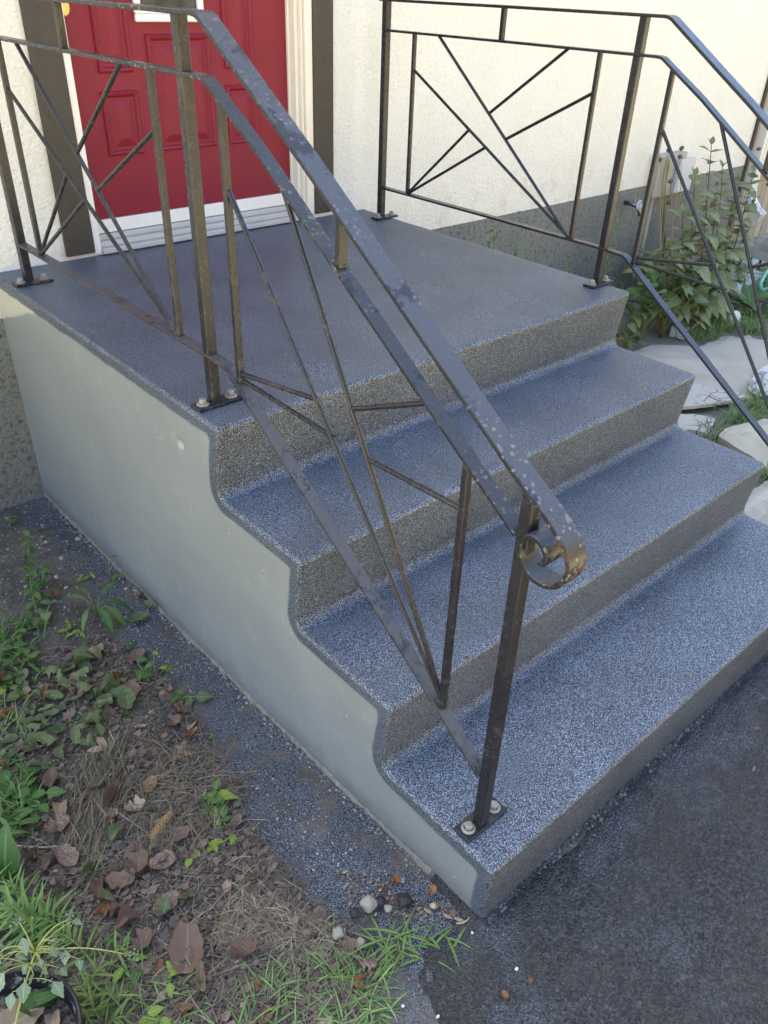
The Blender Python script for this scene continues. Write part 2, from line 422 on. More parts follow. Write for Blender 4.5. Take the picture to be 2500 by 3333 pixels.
# pale sandy soil on the right
base = M.mix(M.mr(x[0], 1.3, 1.7), base, M.mix(M.ramp(n3, [(.35, .5), (.5, 0)]), base2, (.06, .055, .05)))
far_ = M.math('MAXIMUM', M.mr(x[1], -3.25, -3.4), M.mr(x[0], -1.7, -2.1))
M.p('Base Color', M.mix(far_, M.mix(M.math('MULTIPLY', spray, .92), base, ck), bounce_yard)); M.p('Roughness', .85); M.p('Specular IOR Level', .3)
M.bump(M.math('ADD', M.math('MULTIPLY', n2, .8), M.math('MULTIPLY', n3, .6)), .9, .006)
MAT_SOIL = M.m

M = NT('asphalt')
x = M.sep()
a = M.voro(210, out='Color'); v = M.voro(210); f = M.noise(420, 3, .6); big = M.noise(3.5, 5, .6)
col = M.mix(M.math('POWER', M.sep(a)[0], 1.6), (.015, .015, .017), (.095, .091, .088))
col = M.mix(M.ramp(big, [(.38, 0), (.62, .75)]), col, (.062, .056, .050))
st = M.math('MULTIPLY', M.ramp(M.voro(70), [(.22, 1), (.30, 0)]), M.ramp(M.voro(70, out='Color'), [(.70, 0), (.74, .6)])); col = M.mix(st, col, (.13, .125, .12))
col = M.mix(M.ramp(f, [(.62, 0), (.72, .55)]), col, (.30, .29, .28))
edge = M.mr(M.math('ADD', x[1], M.math('MULTIPLY', M.noise(2.6, 3), .5)), -2.42, -2.02, 0, 1)
sp = M.math('MULTIPLY', M.ramp(M.noise(5.5, 5, .65), [(.50, 0), (.68, .75)]), edge)
sp = M.math('MULTIPLY', sp, M.ramp(M.noise(330, 2, .6), [(.50, 0), (.60, 1)]))
col = M.mix(M.math('MULTIPLY', sp, .85), col, (.36, .40, .52))
M.p('Base Color', col); M.p('Roughness', M.mr(f, .3, .7, .55, .8)); M.p('Specular IOR Level', .5)
M.bump(M.math('ADD', M.math('ADD', M.math('MULTIPLY', v, -1.5), M.math('MULTIPLY', M.noise(80, 4), 1.2)), M.math('MULTIPLY', f, .5)), 1.0, .008)
MAT_ASPHALT = M.m

# ------------------------------------------------------------------ ground and driveway
def tone_attr(me, vals):
    a = me.attributes.new('tone', 'FLOAT', 'POINT'); a.data.foreach_set('value', vals)
def nz(x, y, s, z=0.0): return noise.noise(Vector((x*s, y*s, z)))
def gnoise(x, y):
    return .006*nz(x, y, 6) + .004*nz(x, y, 21) + .0025*nz(x, y, 60)
mb = MB()
def gridpatch(x0, x1, y0, y1, cell, fn):
    nx = int((x1-x0)/cell)+1; ny = int((y1-y0)/cell)+1
    vs = []
    for j in range(ny+1):
        for i in range(nx+1):
            px = x0+(x1-x0)*i/nx; py = y0+(y1-y0)*j/ny; vs.append((px, py, fn(px, py, min(px-x0, x1-px, py-y0, (y1-py) if y1 < 0 else 9))))
    fs = [(j*(nx+1)+i, j*(nx+1)+i+1, (j+1)*(nx+1)+i+1, (j+1)*(nx+1)+i) for j in range(ny) for i in range(nx)]
    mb.add(vs, fs)
def gfn(x, y, e):
    t = min(1, max(0, e/.25))
    return (gz(x, y) + gnoise(x, y))*t + -.875*(1-t)
gridpatch(-2.0, .03, -3.2, .05, .0125, lambda x, y, e: gfn(x, y, min(x+2.0, y+3.2)))
gridpatch(.04, 8.0, -3.2, 1.0, .03, lambda x, y, e: gfn(x, y, e if x > .5 else 9))
far = 300
mb.add([(-far,-far,-.872),(far,-far,-.872),(far,far,-.872),(-far,far,-.872)], [(0,1,2,3)])
o = mb.build('ground', MAT_SOIL, smooth=True, fixn=False); tag(o, kind='structure')
mb = MB()
def afn(x, y):
    # ragged left and top edge dips under the soil
    ex = x + .27 - .16*max(0, min(1, (y+2.6)/.5)) + .10*nz(x, y, 5, 3) + .035*nz(x, y, 22, 5)
    ey = -2.20 - y + (.03*nz(x, y, 9, 8) + .02*nz(x, y, 40, 2)) + (9 if -.02 < x < 1.57 else 0)
    e = min(ex, ey) if x < .0 else min(ex, ey)
    base = -.744 + .0035*nz(x, y, 9) + .003*nz(x, y, 38) + .002*nz(x, y, 90)
    gr_ = abs(y+2.238+.006*nz(x, 1, 18)); base -= (.013*max(0, 1-gr_/.016)*(.5+.8*max(0, nz(x, 2, 14)+.35)) if 0 < x < 1.58 else 0)
    if e < 0: base -= min(.09, -e*.55)
    elif e < .03: base -= (.03-e)*.12
    return base
def gridA(x0, x1, y0, y1, cx, cy):
    nx = int((x1-x0)/cx)+1; ny = int((y1-y0)/cy)+1; vs = []
    for j in range(ny+1):
        for i in range(nx+1):
            px = x0+(x1-x0)*i/nx; py = y0+(y1-y0)*j/ny; vs.append((px, py, afn(px, py)))
    mb.add(vs, [(j*(nx+1)+i, j*(nx+1)+i+1, (j+1)*(nx+1)+i+1, (j+1)*(nx+1)+i) for j in range(ny) for i in range(nx)])
gridA(-.62, 1.9, -3.3, -2.10, .0105, .0105)
mb.add([(1.9,-3.3,-.744),(9,-3.3,-.744),(9,-2.35,-.744),(1.9,-2.35,-.744)], [(0,1,2,3)])
mb.add([(-.62,-3.4,-.744),(9,-3.4,-.744),(9,-3.3,-.744),(-.62,-3.3,-.744)], [(0,1,2,3)])
o = mb.build('driveway', MAT_ASPHALT, smooth=True, fixn=False); tag(o, kind='structure')

# ------------------------------------------------------------------ concrete steps
W = 1.571
NOSE = [(-1.352, 0.0), (-1.646, -.190), (-1.940, -.384), (-2.239, -.579)]
UND = .025
def fillet(p0, p1, p2, r, n):
    a = (p0-p1).normalized(); b = (p2-p1).normalized(); ang = a.angle(b)
    d = r/math.tan(ang/2); c = p1 + (a+b).normalized()*(r/math.sin(ang/2))
    s = p1+a*d; e = p1+b*d; out = []
    va = s-c; vb = e-c; th = va.angle_signed(vb)
    for i in range(n+1):
        t = th*i/n; q = Vector((va.x*math.cos(-t)-va.y*math.sin(-t), va.x*math.sin(-t)+va.y*math.cos(-t)))
        q2 = Vector((va.x*math.cos(t)-va.y*math.sin(t), va.x*math.sin(t)+va.y*math.cos(t)))
        out.append((q, q2))
    # choose the turning sense that ends at e
    k = 0 if (c+out[-1][0]-e).length < (c+out[-1][1]-e).length else 1
    return [c+o_[k] for o_ in out]
ctrl = [(Vector((-.002, 0)), 0)]
for i, (y, z) in enumerate(NOSE):
    ctrl.append((Vector((y, z)), .013))
    if i < 3: ctrl.append((Vector((y+UND, NOSE[i+1][1])), .024))
ctrl.append((Vector((NOSE[3][0]+.018, -.90)), 0))
prof = [ctrl[0][0]]; owner = [0]
for i in range(1, len(ctrl)-1):
    arc = fillet(ctrl[i-1][0], ctrl[i][0], ctrl[i+1][0], ctrl[i][1], 6)
    # subdivide straight run
    a, b = prof[-1], arc[0]; n = max(1, int((b-a).length/.03))
    for q in range(1, n): prof.append(a.lerp(b, q/n))
    prof += arc
a, b = prof[-1], ctrl[-1][0]
for q in range(1, 9): prof.append(a.lerp(b, q/8))
def inward(pr):
    out = []
    for i in range(len(pr)):
        t = (pr[min(i+1, len(pr)-1)] - pr[max(i-1, 0)]).normalized()
        out.append(Vector((-t.y, t.x)))
    return out
INW = inward(prof)
# the body lies on the left of the walking direction when heading -y, so check the sign with the first point (should go down)
if INW[1].y > 0: INW = [-v for v in INW]
ER = .010
def prof_at(off): return [p + n*off for p, n in zip(prof, INW)]
rings = []                                    # (x, offset)
for k in range(5):
    th = (math.pi/2)*k/4
    rings.append((ER*(1-math.sin(th)), ER*(1-math.cos(th))))
rings = [(x_, o_) for x_, o_ in rings]        # k=0: x=ER, off 0 ; k=4: x=0, off=ER
xs = [(ER*(1-math.sin(math.pi/2*k/4)), ER*(1-math.cos(math.pi/2*k/4))) for k in range(4, -1, -1)]
nseg = 60
xs += [(ER + (W-2*ER)*i/nseg, 0) for i in range(1, nseg)]
xs += [(W-x_, o_) for x_, o_ in reversed(xs[:5])]
# which step each profile span belongs to: split in the middle of the inner fillets
span = []
lim = [NOSE[i][1] for i in range(1, 4)]
cur = 0
inner = [ctrl[2*(i+1)][0] for i in range(3)]
idx_split = [min(range(len(prof)), key=lambda j: (prof[j]-c_).length) for c_ in inner]
grid = []
for (xx, off) in xs:
    pr = prof_at(off); row = []
    for j, p in enumerate(pr):
        a_ = .0011*nz(xx*1.0, p.x+p.y*.7, 7, 1) + .0006*nz(xx, p.x+p.y, 24, 2)
        q = p - INW[j]*a_
        row.append((xx, q.x, q.y))
    grid.append(row)
steps = empty('concrete_steps', (0, 0, -.80), label='four-tread concrete front steps with a dark blue-grey speckled coating', cat='steps')
def step_part(name, j0, j1):
    s = MB(); vs = []
    nj = j1-j0+1
    for row in grid: vs += row[j0:j1+1]
    fs = [(i*nj+j, (i+1)*nj+j, (i+1)*nj+j+1, i*nj+j+1) for i in range(len(grid)-1) for j in range(nj-1)]
    s.add(vs, fs)
    s.v = [(v[0], v[1], v[2]+.80) for v in s.v]
    o_ = s.build(name, MAT_COAT, steps, smooth=True, fixn=False)
    me = o_.data
    if sum(p.normal.z for p in me.polygons) < 0: me.flip_normals()
    return o_
bounds = [0]+idx_split+[len(prof)-1]
step_part('landing', bounds[0], bounds[1])
for i in range(1, 4): step_part('step', bounds[i], bounds[i+1])
def side_face(x_, name):
    pr = prof_at(ER)
    if x_ == 0: pr = [Vector((q[1], q[2])) for q in grid[0]]
    else: pr = [Vector((q[1], q[2])) for q in grid[-1]]
    poly = list(pr) + [Vector((-.002, -.90))]
    pts = list(poly); edges = [(i, (i+1) % len(poly)) for i in range(len(poly))]
    segs = [(pr[i], pr[i+1]) for i in range(len(pr)-1)]
    def dist(p):
        best = 9
        for a_, b_ in segs:
            ab = b_-a_; t = max(0, min(1, (p-a_).dot(ab)/ab.length_squared)); best = min(best, (a_+ab*t-p).length)
        return best
    def inside(p):
        c_ = False
        for i in range(len(poly)):
            a_, b_ = poly[i], poly[i-1]
            if (a_.y > p.y) != (b_.y > p.y) and p.x < (b_.x-a_.x)*(p.y-a_.y)/(b_.y-a_.y)+a_.x: c_ = not c_
        return c_
    y_ = -2.24
    while y_ < 0:
        z_ = -.895
        while z_ < 0:
            p = Vector((y_+.003*math.sin(z_*50), z_))
            if inside(p):
                d_ = dist(p)
                if d_ > .006: pts.append(p)
            z_ += .012
        y_ += .012
    vs, es, fs, _a, _b, _c = delaunay_2d_cdt(pts, edges, [], 1, 1e-5)
    s = MB(); out = []
    for v in vs:
        dx = 0
        # chipped dent in the grey face
        r = math.hypot((v.x+1.173)/.022, (v.y+.116)/.017)
        if x_ == 0 and r < 1: dx = .007*(1-r*r)
        out.append((x_+dx+(.0012*nz(v.x, v.y, 5) if x_ == 0 else 0), v.x, v.y+.80))
    s.add(out, fs)
    o_ = s.build(name, MAT_SIDE, steps, smooth=True, fixn=False)
    at = o_.data.attributes.new('edge', 'FLOAT', 'POINT')
    at.data.foreach_set('value', [dist(v)+.004 for v in vs])
    if o_.data.polygons[0].normal.x * (-1 if x_ == 0 else 1) < 0: o_.data.flip_normals()
    return o_
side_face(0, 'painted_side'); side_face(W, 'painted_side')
# crumbling unpainted concrete lip at the foot of the painted side
s = MB(); N = 420; rows = []
for i in range(N+1):
    y_ = -2.215*i/N
    k_ = min(1, (2.205+y_)/.12) if y_ < -2.0 else 1
    wd = (.005 + .007*max(0, nz(y_, 3, 7)+.1) + .004*nz(y_, 1, 40) + .003*nz(y_, 6, 95))*max(.1, k_)
    top = gz(0, y_)+.004 + .009*nz(y_, 5, 9) + .007*nz(y_, 9, 45) + .005*nz(y_, 2, 110) + .007 - .012*(1-k_)
    rows.append([(-.0005, y_, top+.80), (-wd*.5, y_, top-.003+.004*nz(y_, 2, 70)+.80), (-wd, y_, top-.014+.80), (-wd*1.15, y_, gz(0, y_)-.05+.80)])
vs = [q for r_ in rows for q in r_]
s.add(vs, [(i*4+j, i*4+j+1, (i+1)*4+j+1, (i+1)*4+j) for i in range(N) for j in range(3)])
MAT_LIP = simple('crumbling_concrete', (.21, .19, .155), .9, 1.0, 160, .006, .6)
s.build('concrete_lip', MAT_LIP, steps)

# ------------------------------------------------------------------ railings
def rail(xr, label, wear, first=None):
    root = empty('stair_railing', (xr, -.15, 0), label=label, cat='railing', group='wrought iron railings of the steps')
    L = lambda y, z: Vector((0, y+.15, z))
    def rect(wd, th, c=.0012):
        a, b = wd/2, th/2
        return [(-a+c,-b),(a-c,-b),(a,-b+c),(a,b-c),(a-c,b),(-a+c,b),(-a,b-c),(-a,-b+c)]
    def put(s, name, sm=False, w_=.5, rust=0.0):
        o_ = s.build(name, MAT_IRON, root, smooth=False); o_['wear'] = w_*wear; o_['rust'] = rust if wear > .6 else rust*.4; o_['spots'] = {'handrail': .75, 'mid_rail': .8, 'post': .15}.get(name, .0)*(1 if wear > .6 else .12); o_['sky_sheen'] = {'handrail': .50, 'mid_rail': .32, 'bottom_rail': .35}.get(name, .05)*(1 if wear > .6 else .45); o_['endrust'] = 1.0 if name == 'handrail' else 0.0
        smooth_angle(o_, 40); return o_
    def sl(y): return .660 - .7005*(-1.500-y)*1.0 if False else None
    # handrail with the bend and the scroll
    hp = [(-.128, .765), (-.4, .765), (-.72, .766), (-1.0, .766), (-1.315, .766), (-1.326, .7645), (-1.337, .760), (-1.36, .745), (-1.5, .654), (-1.62, .577), (-1.82, .440), (-2.0, .316), (-2.109, .241), (-2.150, .214)]
    sc_ = [(-2.179, .197), (-2.203, .180), (-2.222, .163), (-2.234, .146), (-2.2395, .130), (-2.238, .112), (-2.229, .094), (-2.216, .0825), (-2.200, .077), (-2.183, .0775), (-2.168, .085), (-2.157, .097), (-2.151, .113), (-2.152, .129), (-2.159, .141), (-2.170, .1475), (-2.183, .146), (-2.193, .139), (-2.199, .128), (-2.199, .118), (-2.194, .1115), (-2.188, .1125)]
    def cr_(P, k=4):
        out = []
        for i in range(len(P)-1):
            p0, p1, p2, p3 = P[max(i-1,0)], P[i], P[i+1], P[min(i+2,len(P)-1)]
            for q in range(k):
                t = q/k
                out.append(tuple(.5*((2*p1[j])+(-p0[j]+p2[j])*t+(2*p0[j]-5*p1[j]+4*p2[j]-p3[j])*t*t+(-p0[j]+3*p1[j]-3*p2[j]+p3[j])*t**3) for j in (0,1)))
        return out+[P[-1]]
    s = MB(); s.bar([L(*p) for p in hp[:-1]+cr_([hp[-1]]+sc_, 3)], rect(.041, .0085)); put(s, 'handrail', w_=.42, rust=.12)
    s = MB(); s.bar([L(*p) for p in [(-.163, .670), (-.72, .670), (-1.312, .669), (-1.325, .667), (-1.336, .661), (-1.352, .651), (-1.473, .578), (-1.694, .428), (-1.9, .287), (-2.1345, .128)]], rect(.028, .0075)); put(s, 'mid_rail', w_=.62, rust=.06)
    s = MB(); s.bar([L(*p) for p in [(-.163, .119), (-.7, .121), (-1.24, .121), (-1.325, .117), (-1.338, .110), (-1.36, .094), (-1.5, -.003), (-1.75, -.172), (-2.0, -.342), (-2.1345, -.437)]], rect(.028, .0075)); put(s, 'bottom_rail', w_=.98, rust=.10)
    def post(y, z0, z1, wd, name, w_=.7, rust=.05, cut=0):
        s = MB(); a = wd/2; c = .0025
        pr = [(-a+c,-a),(a-c,-a),(a,-a+c),(a,a-c),(a-c,a),(-a+c,a),(-a,a-c),(-a,-a+c)]
        vs = [(p[0], p[1]+y+.15, z0) for p in pr] + [(p[0], p[1]+y+.15, z1+cut*(p[1])) for p in pr]
        n = 8
        s.add(vs, [(k, (k+1) % n, n+(k+1) % n, n+k) for k in range(n)] + [tuple(range(n-1,-1,-1)), tuple(range(n, 2*n))])
        return put(s, name, w_=w_, rust=rust)
    def plate(y, z, par, dx=.006):
        s = MB(); s.cbox((-.058+dx, y+.15-.021, z), (.058+dx, y+.15+.021, z+.008), .0015)
        o_ = s.build('base_plate', MAT_IRON, par); o_['wear'] = .6*wear; o_['rust'] = .50 if wear > .6 else .15
        for sx in (-.037, .037):
            b = MB(); cx, cy = sx+dx, y+.15
            b.lathe([(0, .0), (.0145, .0), (.0145, .0025), (.0105, .0045), (.010, .0045)], 14, (cx, cy, z+.008))
            b.lathe([(.0092, .0045), (.0092, .0125), (.007, .0148), (0, .0148)], 6, (cx, cy, z+.008))
            b.build('bolt', MAT_BOLT, par, fixn=True)
    pb = post(-.15, .002, .7605, .026, 'post', .35, .02); plate(-.168, .0005, pb)
    p2 = post(-1.242, .002, .7615, .024, 'post', .62, .08); plate(-1.243, .0005, p2)
    p3 = post(-2.147, -.5775, .2105, .024, 'post', .45, .22, .66); plate(-2.143, -.5785, p3)
    B = .0145
    post(-.305, .1245, .6665, B, 'baluster', .6); post(-1.110, .1245, .6655, B, 'baluster', .66, .12)
    post(-1.362, .094, .640, B, 'baluster', .6, .1, .65); post(-2.017, -.349, .203, B, 'baluster', .5, .12, .65)
    post(-.717, .674, .7615, B*1.15, 'connector', .7); post(-1.70, .4275, .519, B*1.15, 'connector', .6, .42, .65)
    def rod(a, b, name='diagonal_rod', r=.0053, w_=.55):
        s = MB(); a = L(*a); b = L(*b); n = 9
        pts = [a.lerp(b, i/n) + Vector((.0006*nz(i, a.y*9, 1.7), .0007*nz(i, b.y*7, 2.3, 4), 0)) for i in range(n+1)]
        s.tube(pts, r, 8)
        o_ = put(s, name, w_=w_, rust=.02)
    rod((-.305, .556), (-1.098, .126)); rod((-.428, .668), (-1.098, .124))
    rod((-.990, .667), (-.694, .454), 'brace'); rod((-1.104, .556), (-.782, .385), 'brace')
    rod((-.608, .392), (-.311, .128), 'brace'); rod((-.693, .346), (-.311, .124), 'brace')
    rod((-1.368, .486), (-2.010, -.330), w_=.52); rod((-1.536, .535), (-2.011, -.325), w_=.55)
    rod((-1.366, .119), (-1.634, .160), 'brace'); rod((-1.372, .106), (-1.679, .100), 'brace')
    rod((-1.738, .182), (-1.930, .268), 'brace'); rod((-1.785, .098), (-2.012, .110), 'brace')
    # weld beads where rods meet
    for (y, z, r) in ((-.308, .128, .011), (-1.104, .127, .012), (-1.367, .106, .013), (-2.012, -.338, .011), (-1.242, .669, .014), (-1.242, .121, .015), (-1.70, .432, .010)):
        s = MB(); pts = [L(y-.006, z), L(y, z+.003), L(y+.006, z)]
        bm = bmesh.new(); bmesh.ops.create_icosphere(bm, subdivisions=2, radius=r)
        for v in bm.verts: v.co = Vector((v.co.x*.75, v.co.y, v.co.z*.55))*(1+.25*noise.noise(v.co*220)) + L(y, z)
        bm.verts.index_update(); s.add([v.co for v in bm.verts], [[v.index for v in f.verts] for f in bm.faces]); bm.free()
        put(s, 'weld', w_=.9, rust=.34 if wear > .6 else .05)
    return root
rail(.062, 'worn black iron railing with blistered paint and rust on the left side', 1.0)
rail(1.532, 'cleaner black iron railing on the right side in front of the shrub', .25)
# ------------------------------------------------------------------ house
house = empty('house', (.8, 0, -.80), label='cream stucco house front with a red door over a grey-green foundation', cat='house')
def hb(name, mat, boxes, c=None, par=None):
    s = MB()
    for a, b in boxes:
        a = (a[0]-.8, a[1], a[2]+.8); b = (b[0]-.8, b[1], b[2]+.8)
        if c: s.cbox(a, b, c)
        else: s.box(a, b)
    return s.build(name, mat, par or house)
XL, XR, TOP, DP = -2.4, 5.02, 3.7, 7.0
PLZ = -.148
hb('wall', MAT_WALL, [((XL, 0, PLZ), (.25, .2, TOP)), ((1.39, 0, PLZ), (XR, .2, TOP)), ((.25, 0, 2.16), (1.39, .2, TOP)), ((.25, .0, PLZ), (1.39, .2, .0125)),
                      ((XL, .2, PLZ), (XL+.2, DP, TOP)), ((XR-.2, .2, PLZ), (XR, DP, TOP)), ((XL+.2, DP-.2, PLZ), (XR-.2, DP, TOP))])
# foundation band, painted up to a slightly wandering line
s = MB(); N = 400
top = [(XL+(XR-XL)*i/N) for i in range(N+1)]
vs = []
for i, x_ in enumerate(top):
    z_ = PLZ + .004*nz(x_, 1, 9) + .003*nz(x_, 4, 33)
    vs += [(x_-.8, -.003, -1.3+.8), (x_-.8, -.003, z_+.8), (x_-.8, .06, z_+.8-.004)]
s.add(vs, [(i*3, (i+1)*3, (i+1)*3+1, i*3+1) for i in range(N)] + [(i*3+1, (i+1)*3+1, (i+1)*3+2, i*3+2) for i in range(N)])
s.box((XL-.8+.001, .0, -.5), (XR-.8-.001, DP, PLZ+.8-.012))
s.build('foundation', MAT_FOUND, house)
# roof with eaves
s = MB(); e = .45; zt = TOP+.8
A = [(XL-.8-e, -e, zt-.05), (XR-.8+e, -e, zt-.05), (XR-.8+e, DP+e, zt-.05), (XL-.8-e, DP+e, zt-.05), (XL-.8-e, DP/2, zt+1.7), (XR-.8+e, DP/2, zt+1.7)]
s.add(A, [(0,1,5,4), (2,3,4,5), (3,0,4), (1,2,5), (0,3,2,1)])
s.build('roof', simple('grey_shingles', (.10, .095, .09), .85, .5, 40, .01, .3), house)
# dark boards each side of the doorway
hb('trim_board', MAT_DARKTRIM, [((.249, -.014, .0135), (.348, .05, 2.14))], .002)
hb('trim_board', MAT_DARKTRIM, [((1.296, -.014, .0195), (1.3905, .05, 2.14))], .002)
hb('trim_board', MAT_DARKTRIM, [((.249, -.014, 2.1415), (1.3905, .05, 2.235))], .002)
# door frame
hb('door_frame', MAT_WHITE, [((.3485, -.006, .004), (.3735, .10, 2.10))], .0015)
hb('door_frame', MAT_TRIM, [((1.262, -.008, .004), (1.2955, .10, 2.10)), ((1.252, .004, .004), (1.2615, .10, 2.10)), ((1.236, .020, .004), (1.2515, .10, 2.10)), ((1.2262, .048, .004), (1.2355, .10, 2.10))], .002)
hb('door_frame', MAT_WHITE, [((.374, -.006, 2.07), (1.226, .10, 2.10))], .0015)
hb('door_sill', MAT_SILL, [((.3745, -.022, .0042), (1.2515, .10, .020)), ((.3745, .006, .0205), (1.2355, .10, .036)), ((.3745, .034, .0365), (1.2260, .10, .0525))], .002)
door = empty('door', (.8-.8, .06, .053+.8)); door.parent = house
def db(name, mat, boxes, c=None, par=door):
    s = MB()
    for a, b in boxes:
        a = (a[0]-.8, a[1]-.06, a[2]-.053); b = (b[0]-.8, b[1]-.06, b[2]-.053)
        (s.cbox(a, b, c) if c else s.box(a, b))
    return s.build(name, mat, par)
db('door_slab', MAT_RED, [((.3755, .06, .0995), (1.2252, .104, 2.066))])
db('door_sweep', MAT_WHITE, [((.3752, .052, .0545), (1.2255, .103, .0985))], .0015)
def panel(x0, x1, z0, z1):
    s = MB()
    def ring(d, y): return [(x0+d, y, z0+d), (x1-d, y, z0+d), (x1-d, y, z1-d), (x0+d, y, z1-d)]
    prof_ = [(0, .0595), (.002, .053), (.007, .048), (.013, .051), (.018, .0585), (.021, .0598), (.026, .0598), (.050, .0500), (.053, .0495)]
    vs = []
    for d, y in prof_: vs += ring(d, y)
    vs = [(v[0]-.8, v[1]-.06, v[2]-.053) for v in vs]
    fs = []
    for i in range(len(prof_)-1):
        for k in range(4): fs.append((i*4+k, i*4+(k+1) % 4, (i+1)*4+(k+1) % 4, (i+1)*4+k))
    n = (len(prof_)-1)*4; fs.append((n, n+1, n+2, n+3))
    s.add(vs, fs); return s.build('door_panel', MAT_RED, door)
# the slab face is opened behind each recessed panel by the moulding standing proud
for a in ((.479, .610, .297, .492), (.952, 1.083, .297, .492), (.660, .900, .297, .652), (.484, .606, .544, 1.10), (.955, 1.078, .544, 1.10), (.479, .610, 1.20, 1.75), (.952, 1.083, 1.20, 1.75)):
    panel(*a)
lf = db('window_frame', MAT_WHITE, [((.630, .044, .686), (.882, .0595, .708)), ((.630, .044, .7085), (.652, .0595, 1.86)), ((.860, .044, .7085), (.882, .0595, 1.86)), ((.630, .044, 1.8605), (.882, .0595, 1.885))], .003)
db('window_frame', MAT_WHITE, [((.6525, .050, .7085), (.8595, .0595, .722))], .002)
gl = simple('door_glass', (.03, .035, .04), .08)
db('window_pane', gl, [((.6525, .056, .7225), (.8595, .0592, 1.86))])
# handle set: long brass plate with rounded foot and a dark grip
s = MB(); pts = []
for k in range(24):
    th = 2*math.pi*k/24; pts.append((.0185*math.cos(th), (.030*math.sin(th)) if math.sin(th) < 0 else .25+.03*math.sin(th)))
n = len(pts); cx, cz = .403-.8, .722-.053+.006
vs = [(cx+p[0], -.001, cz+p[1]) for p in pts]+[(cx+p[0], -.006, cz+p[1]) for p in pts]+[(cx+p[0]*.82, -.0085, cz+p[1]*(.86 if p[1] < 0 else 1)) for p in pts]
s.add(vs, [(k, (k+1) % n, n+(k+1) % n, n+k) for k in range(n)]+[(n+k, n+(k+1) % n, 2*n+(k+1) % n, 2*n+k) for k in range(n)]+[tuple(2*n+k for k in range(n))])
s.build('handle_plate', MAT_BRASS, door, smooth=False)
s = MB(); s.tube([(cx-.001, -.008, cz+.012), (cx-.001, -.026, cz+.017), (cx, -.045, cz+.05), (cx, -.05, cz+.12), (cx, -.03, cz+.19), (cx, -.008, cz+.2)], .0065, 8); s.build('handle', MAT_STEEL, door, smooth=True)
# corner strip, downspout, utility box, tap
hb('corner_strip', simple('dark_corner_strip', (.03, .03, .028), .6), [((4.985, -.012, PLZ-.5), (5.021, -.004, TOP-.1))])
MAT_VINYL = simple('off_white_vinyl', (.60, .60, .54), .45, .1, 30, .001, .05)
s = MB(); q = Vector((.8, 0, -.8))
P = [Vector(p)-q for p in ((5.085, -.040, 3.6), (5.085, -.040, -.30), (5.075, -.065, -.37), (5.055, -.11, -.41))]
rr = [(-.040,-.028),(-.012,-.028),(-.010,-.024),(.010,-.024),(.012,-.028),(.040,-.028),(.040,.028),(.012,.028),(.010,.024),(-.010,.024),(-.012,.028),(-.040,.028)]
s.bar(P, rr, up=Vector((1, 0, 0))); s.build('downspout', MAT_VINYL, house)
s = MB(); P = [Vector(p)-q for p in ((5.06, -.10, -.402), (5.045, -.145, -.435), (5.03, -.20, -.46))]
s.bar(P, [(a*1.05, b*1.05) for a, b in rr]); s.build('downspout_elbow', simple('white_vinyl', (.52, .52, .49), .4), house)
hb('utility_box', simple('utility_box_grey', (.33, .31, .27), .7, .2, 60, .002, .15), [((3.80, -.055, -.215), (4.10, -.001, .022)), ((3.84, -.03, -.62), (3.87, -.001, -.216))], .004)
hb('utility_cover', simple('utility_cover_white', (.44, .46, .48), .45), [((3.985, -.085, -.20), (4.165, -.0555, -.012))], .004)
tap = empty('tap', (3.595-.8, 0, -.22+.8)); tap.parent = house
s = MB(); s.tube([(0, .005, 0), (0, -.05, 0), (.0, -.09, -.004)], .013, 10); s.tube([(0, -.07, -.002), (.0, -.105, -.02), (0, -.115, -.055)], .011, 10); s.tube([(0,-.062,0),(0,-.062,.03)], .007, 8)
s.build('tap_body', MAT_STEEL, tap, smooth=True)
s = MB()
for k in range(12):
    t0, t1 = 2*math.pi*k/12, 2*math.pi*(k+1)/12
    s.tube([(.024*math.cos(t0), -.062+.0*k, .034+.0), (.024*math.cos(t1), -.062, .034)] if False else [(.026*math.cos(t0), -.105+.006, .026*math.sin(t0)), (.026*math.cos(t1), -.105+.006, .026*math.sin(t1))], .0045, 6)
for k in range(4):
    t0 = math.pi*k/4+.2; s.tube([(.026*math.cos(t0), -.099, .026*math.sin(t0)), (-.026*math.cos(t0), -.099, -.026*math.sin(t0))], .003, 6)
s.build('tap_handle', simple('tap_handle_silver', (.55, .55, .53), .3, metal=.8), tap)

# ------------------------------------------------------------------ added house out of view: sunlit brick wall bounces warm light onto the steps
nb = empty('bounce_light_house', (0, -13, -.87), label='unseen brown brick house added across the street for warm bounce light', cat='house')
s = MB(); s.box((-14, -7, 0), (16, 0, 6.2)); s.build('wall', simple('brown_brick', (.36, .265, .13), .85, .5, 30, .01, .2), nb)
s = MB(); s.add([(-14.5, -7.5, 6.2), (16.5, -7.5, 6.2), (16.5, .5, 6.2), (-14.5, .5, 6.2), (-14.5, -3.5, 8.4), (16.5, -3.5, 8.4)], [(0,1,5,4), (2,3,4,5), (3,0,4), (1,2,5), (0,3,2,1)]); s.build('roof', simple('brown_shingles', (.13, .09, .06), .85, .4, 40, .01, .3), nb)
s = MB(); s.box((-.6, .002, .9), (.6, .06, 2.3)); wme = s.mesh('window', MAT_WHITE); s = MB(); s.box((-.52, .062, .98), (.52, .07, 2.22)); pme = s.mesh('pane', simple('window_glass', (.04, .05, .06), .1))
for fl in (0, 2.8):
    for x_ in range(-12, 16, 3):
        w_ = inst(wme, 'window', nb, (x_, 0, fl)); inst(pme, 'pane', w_)

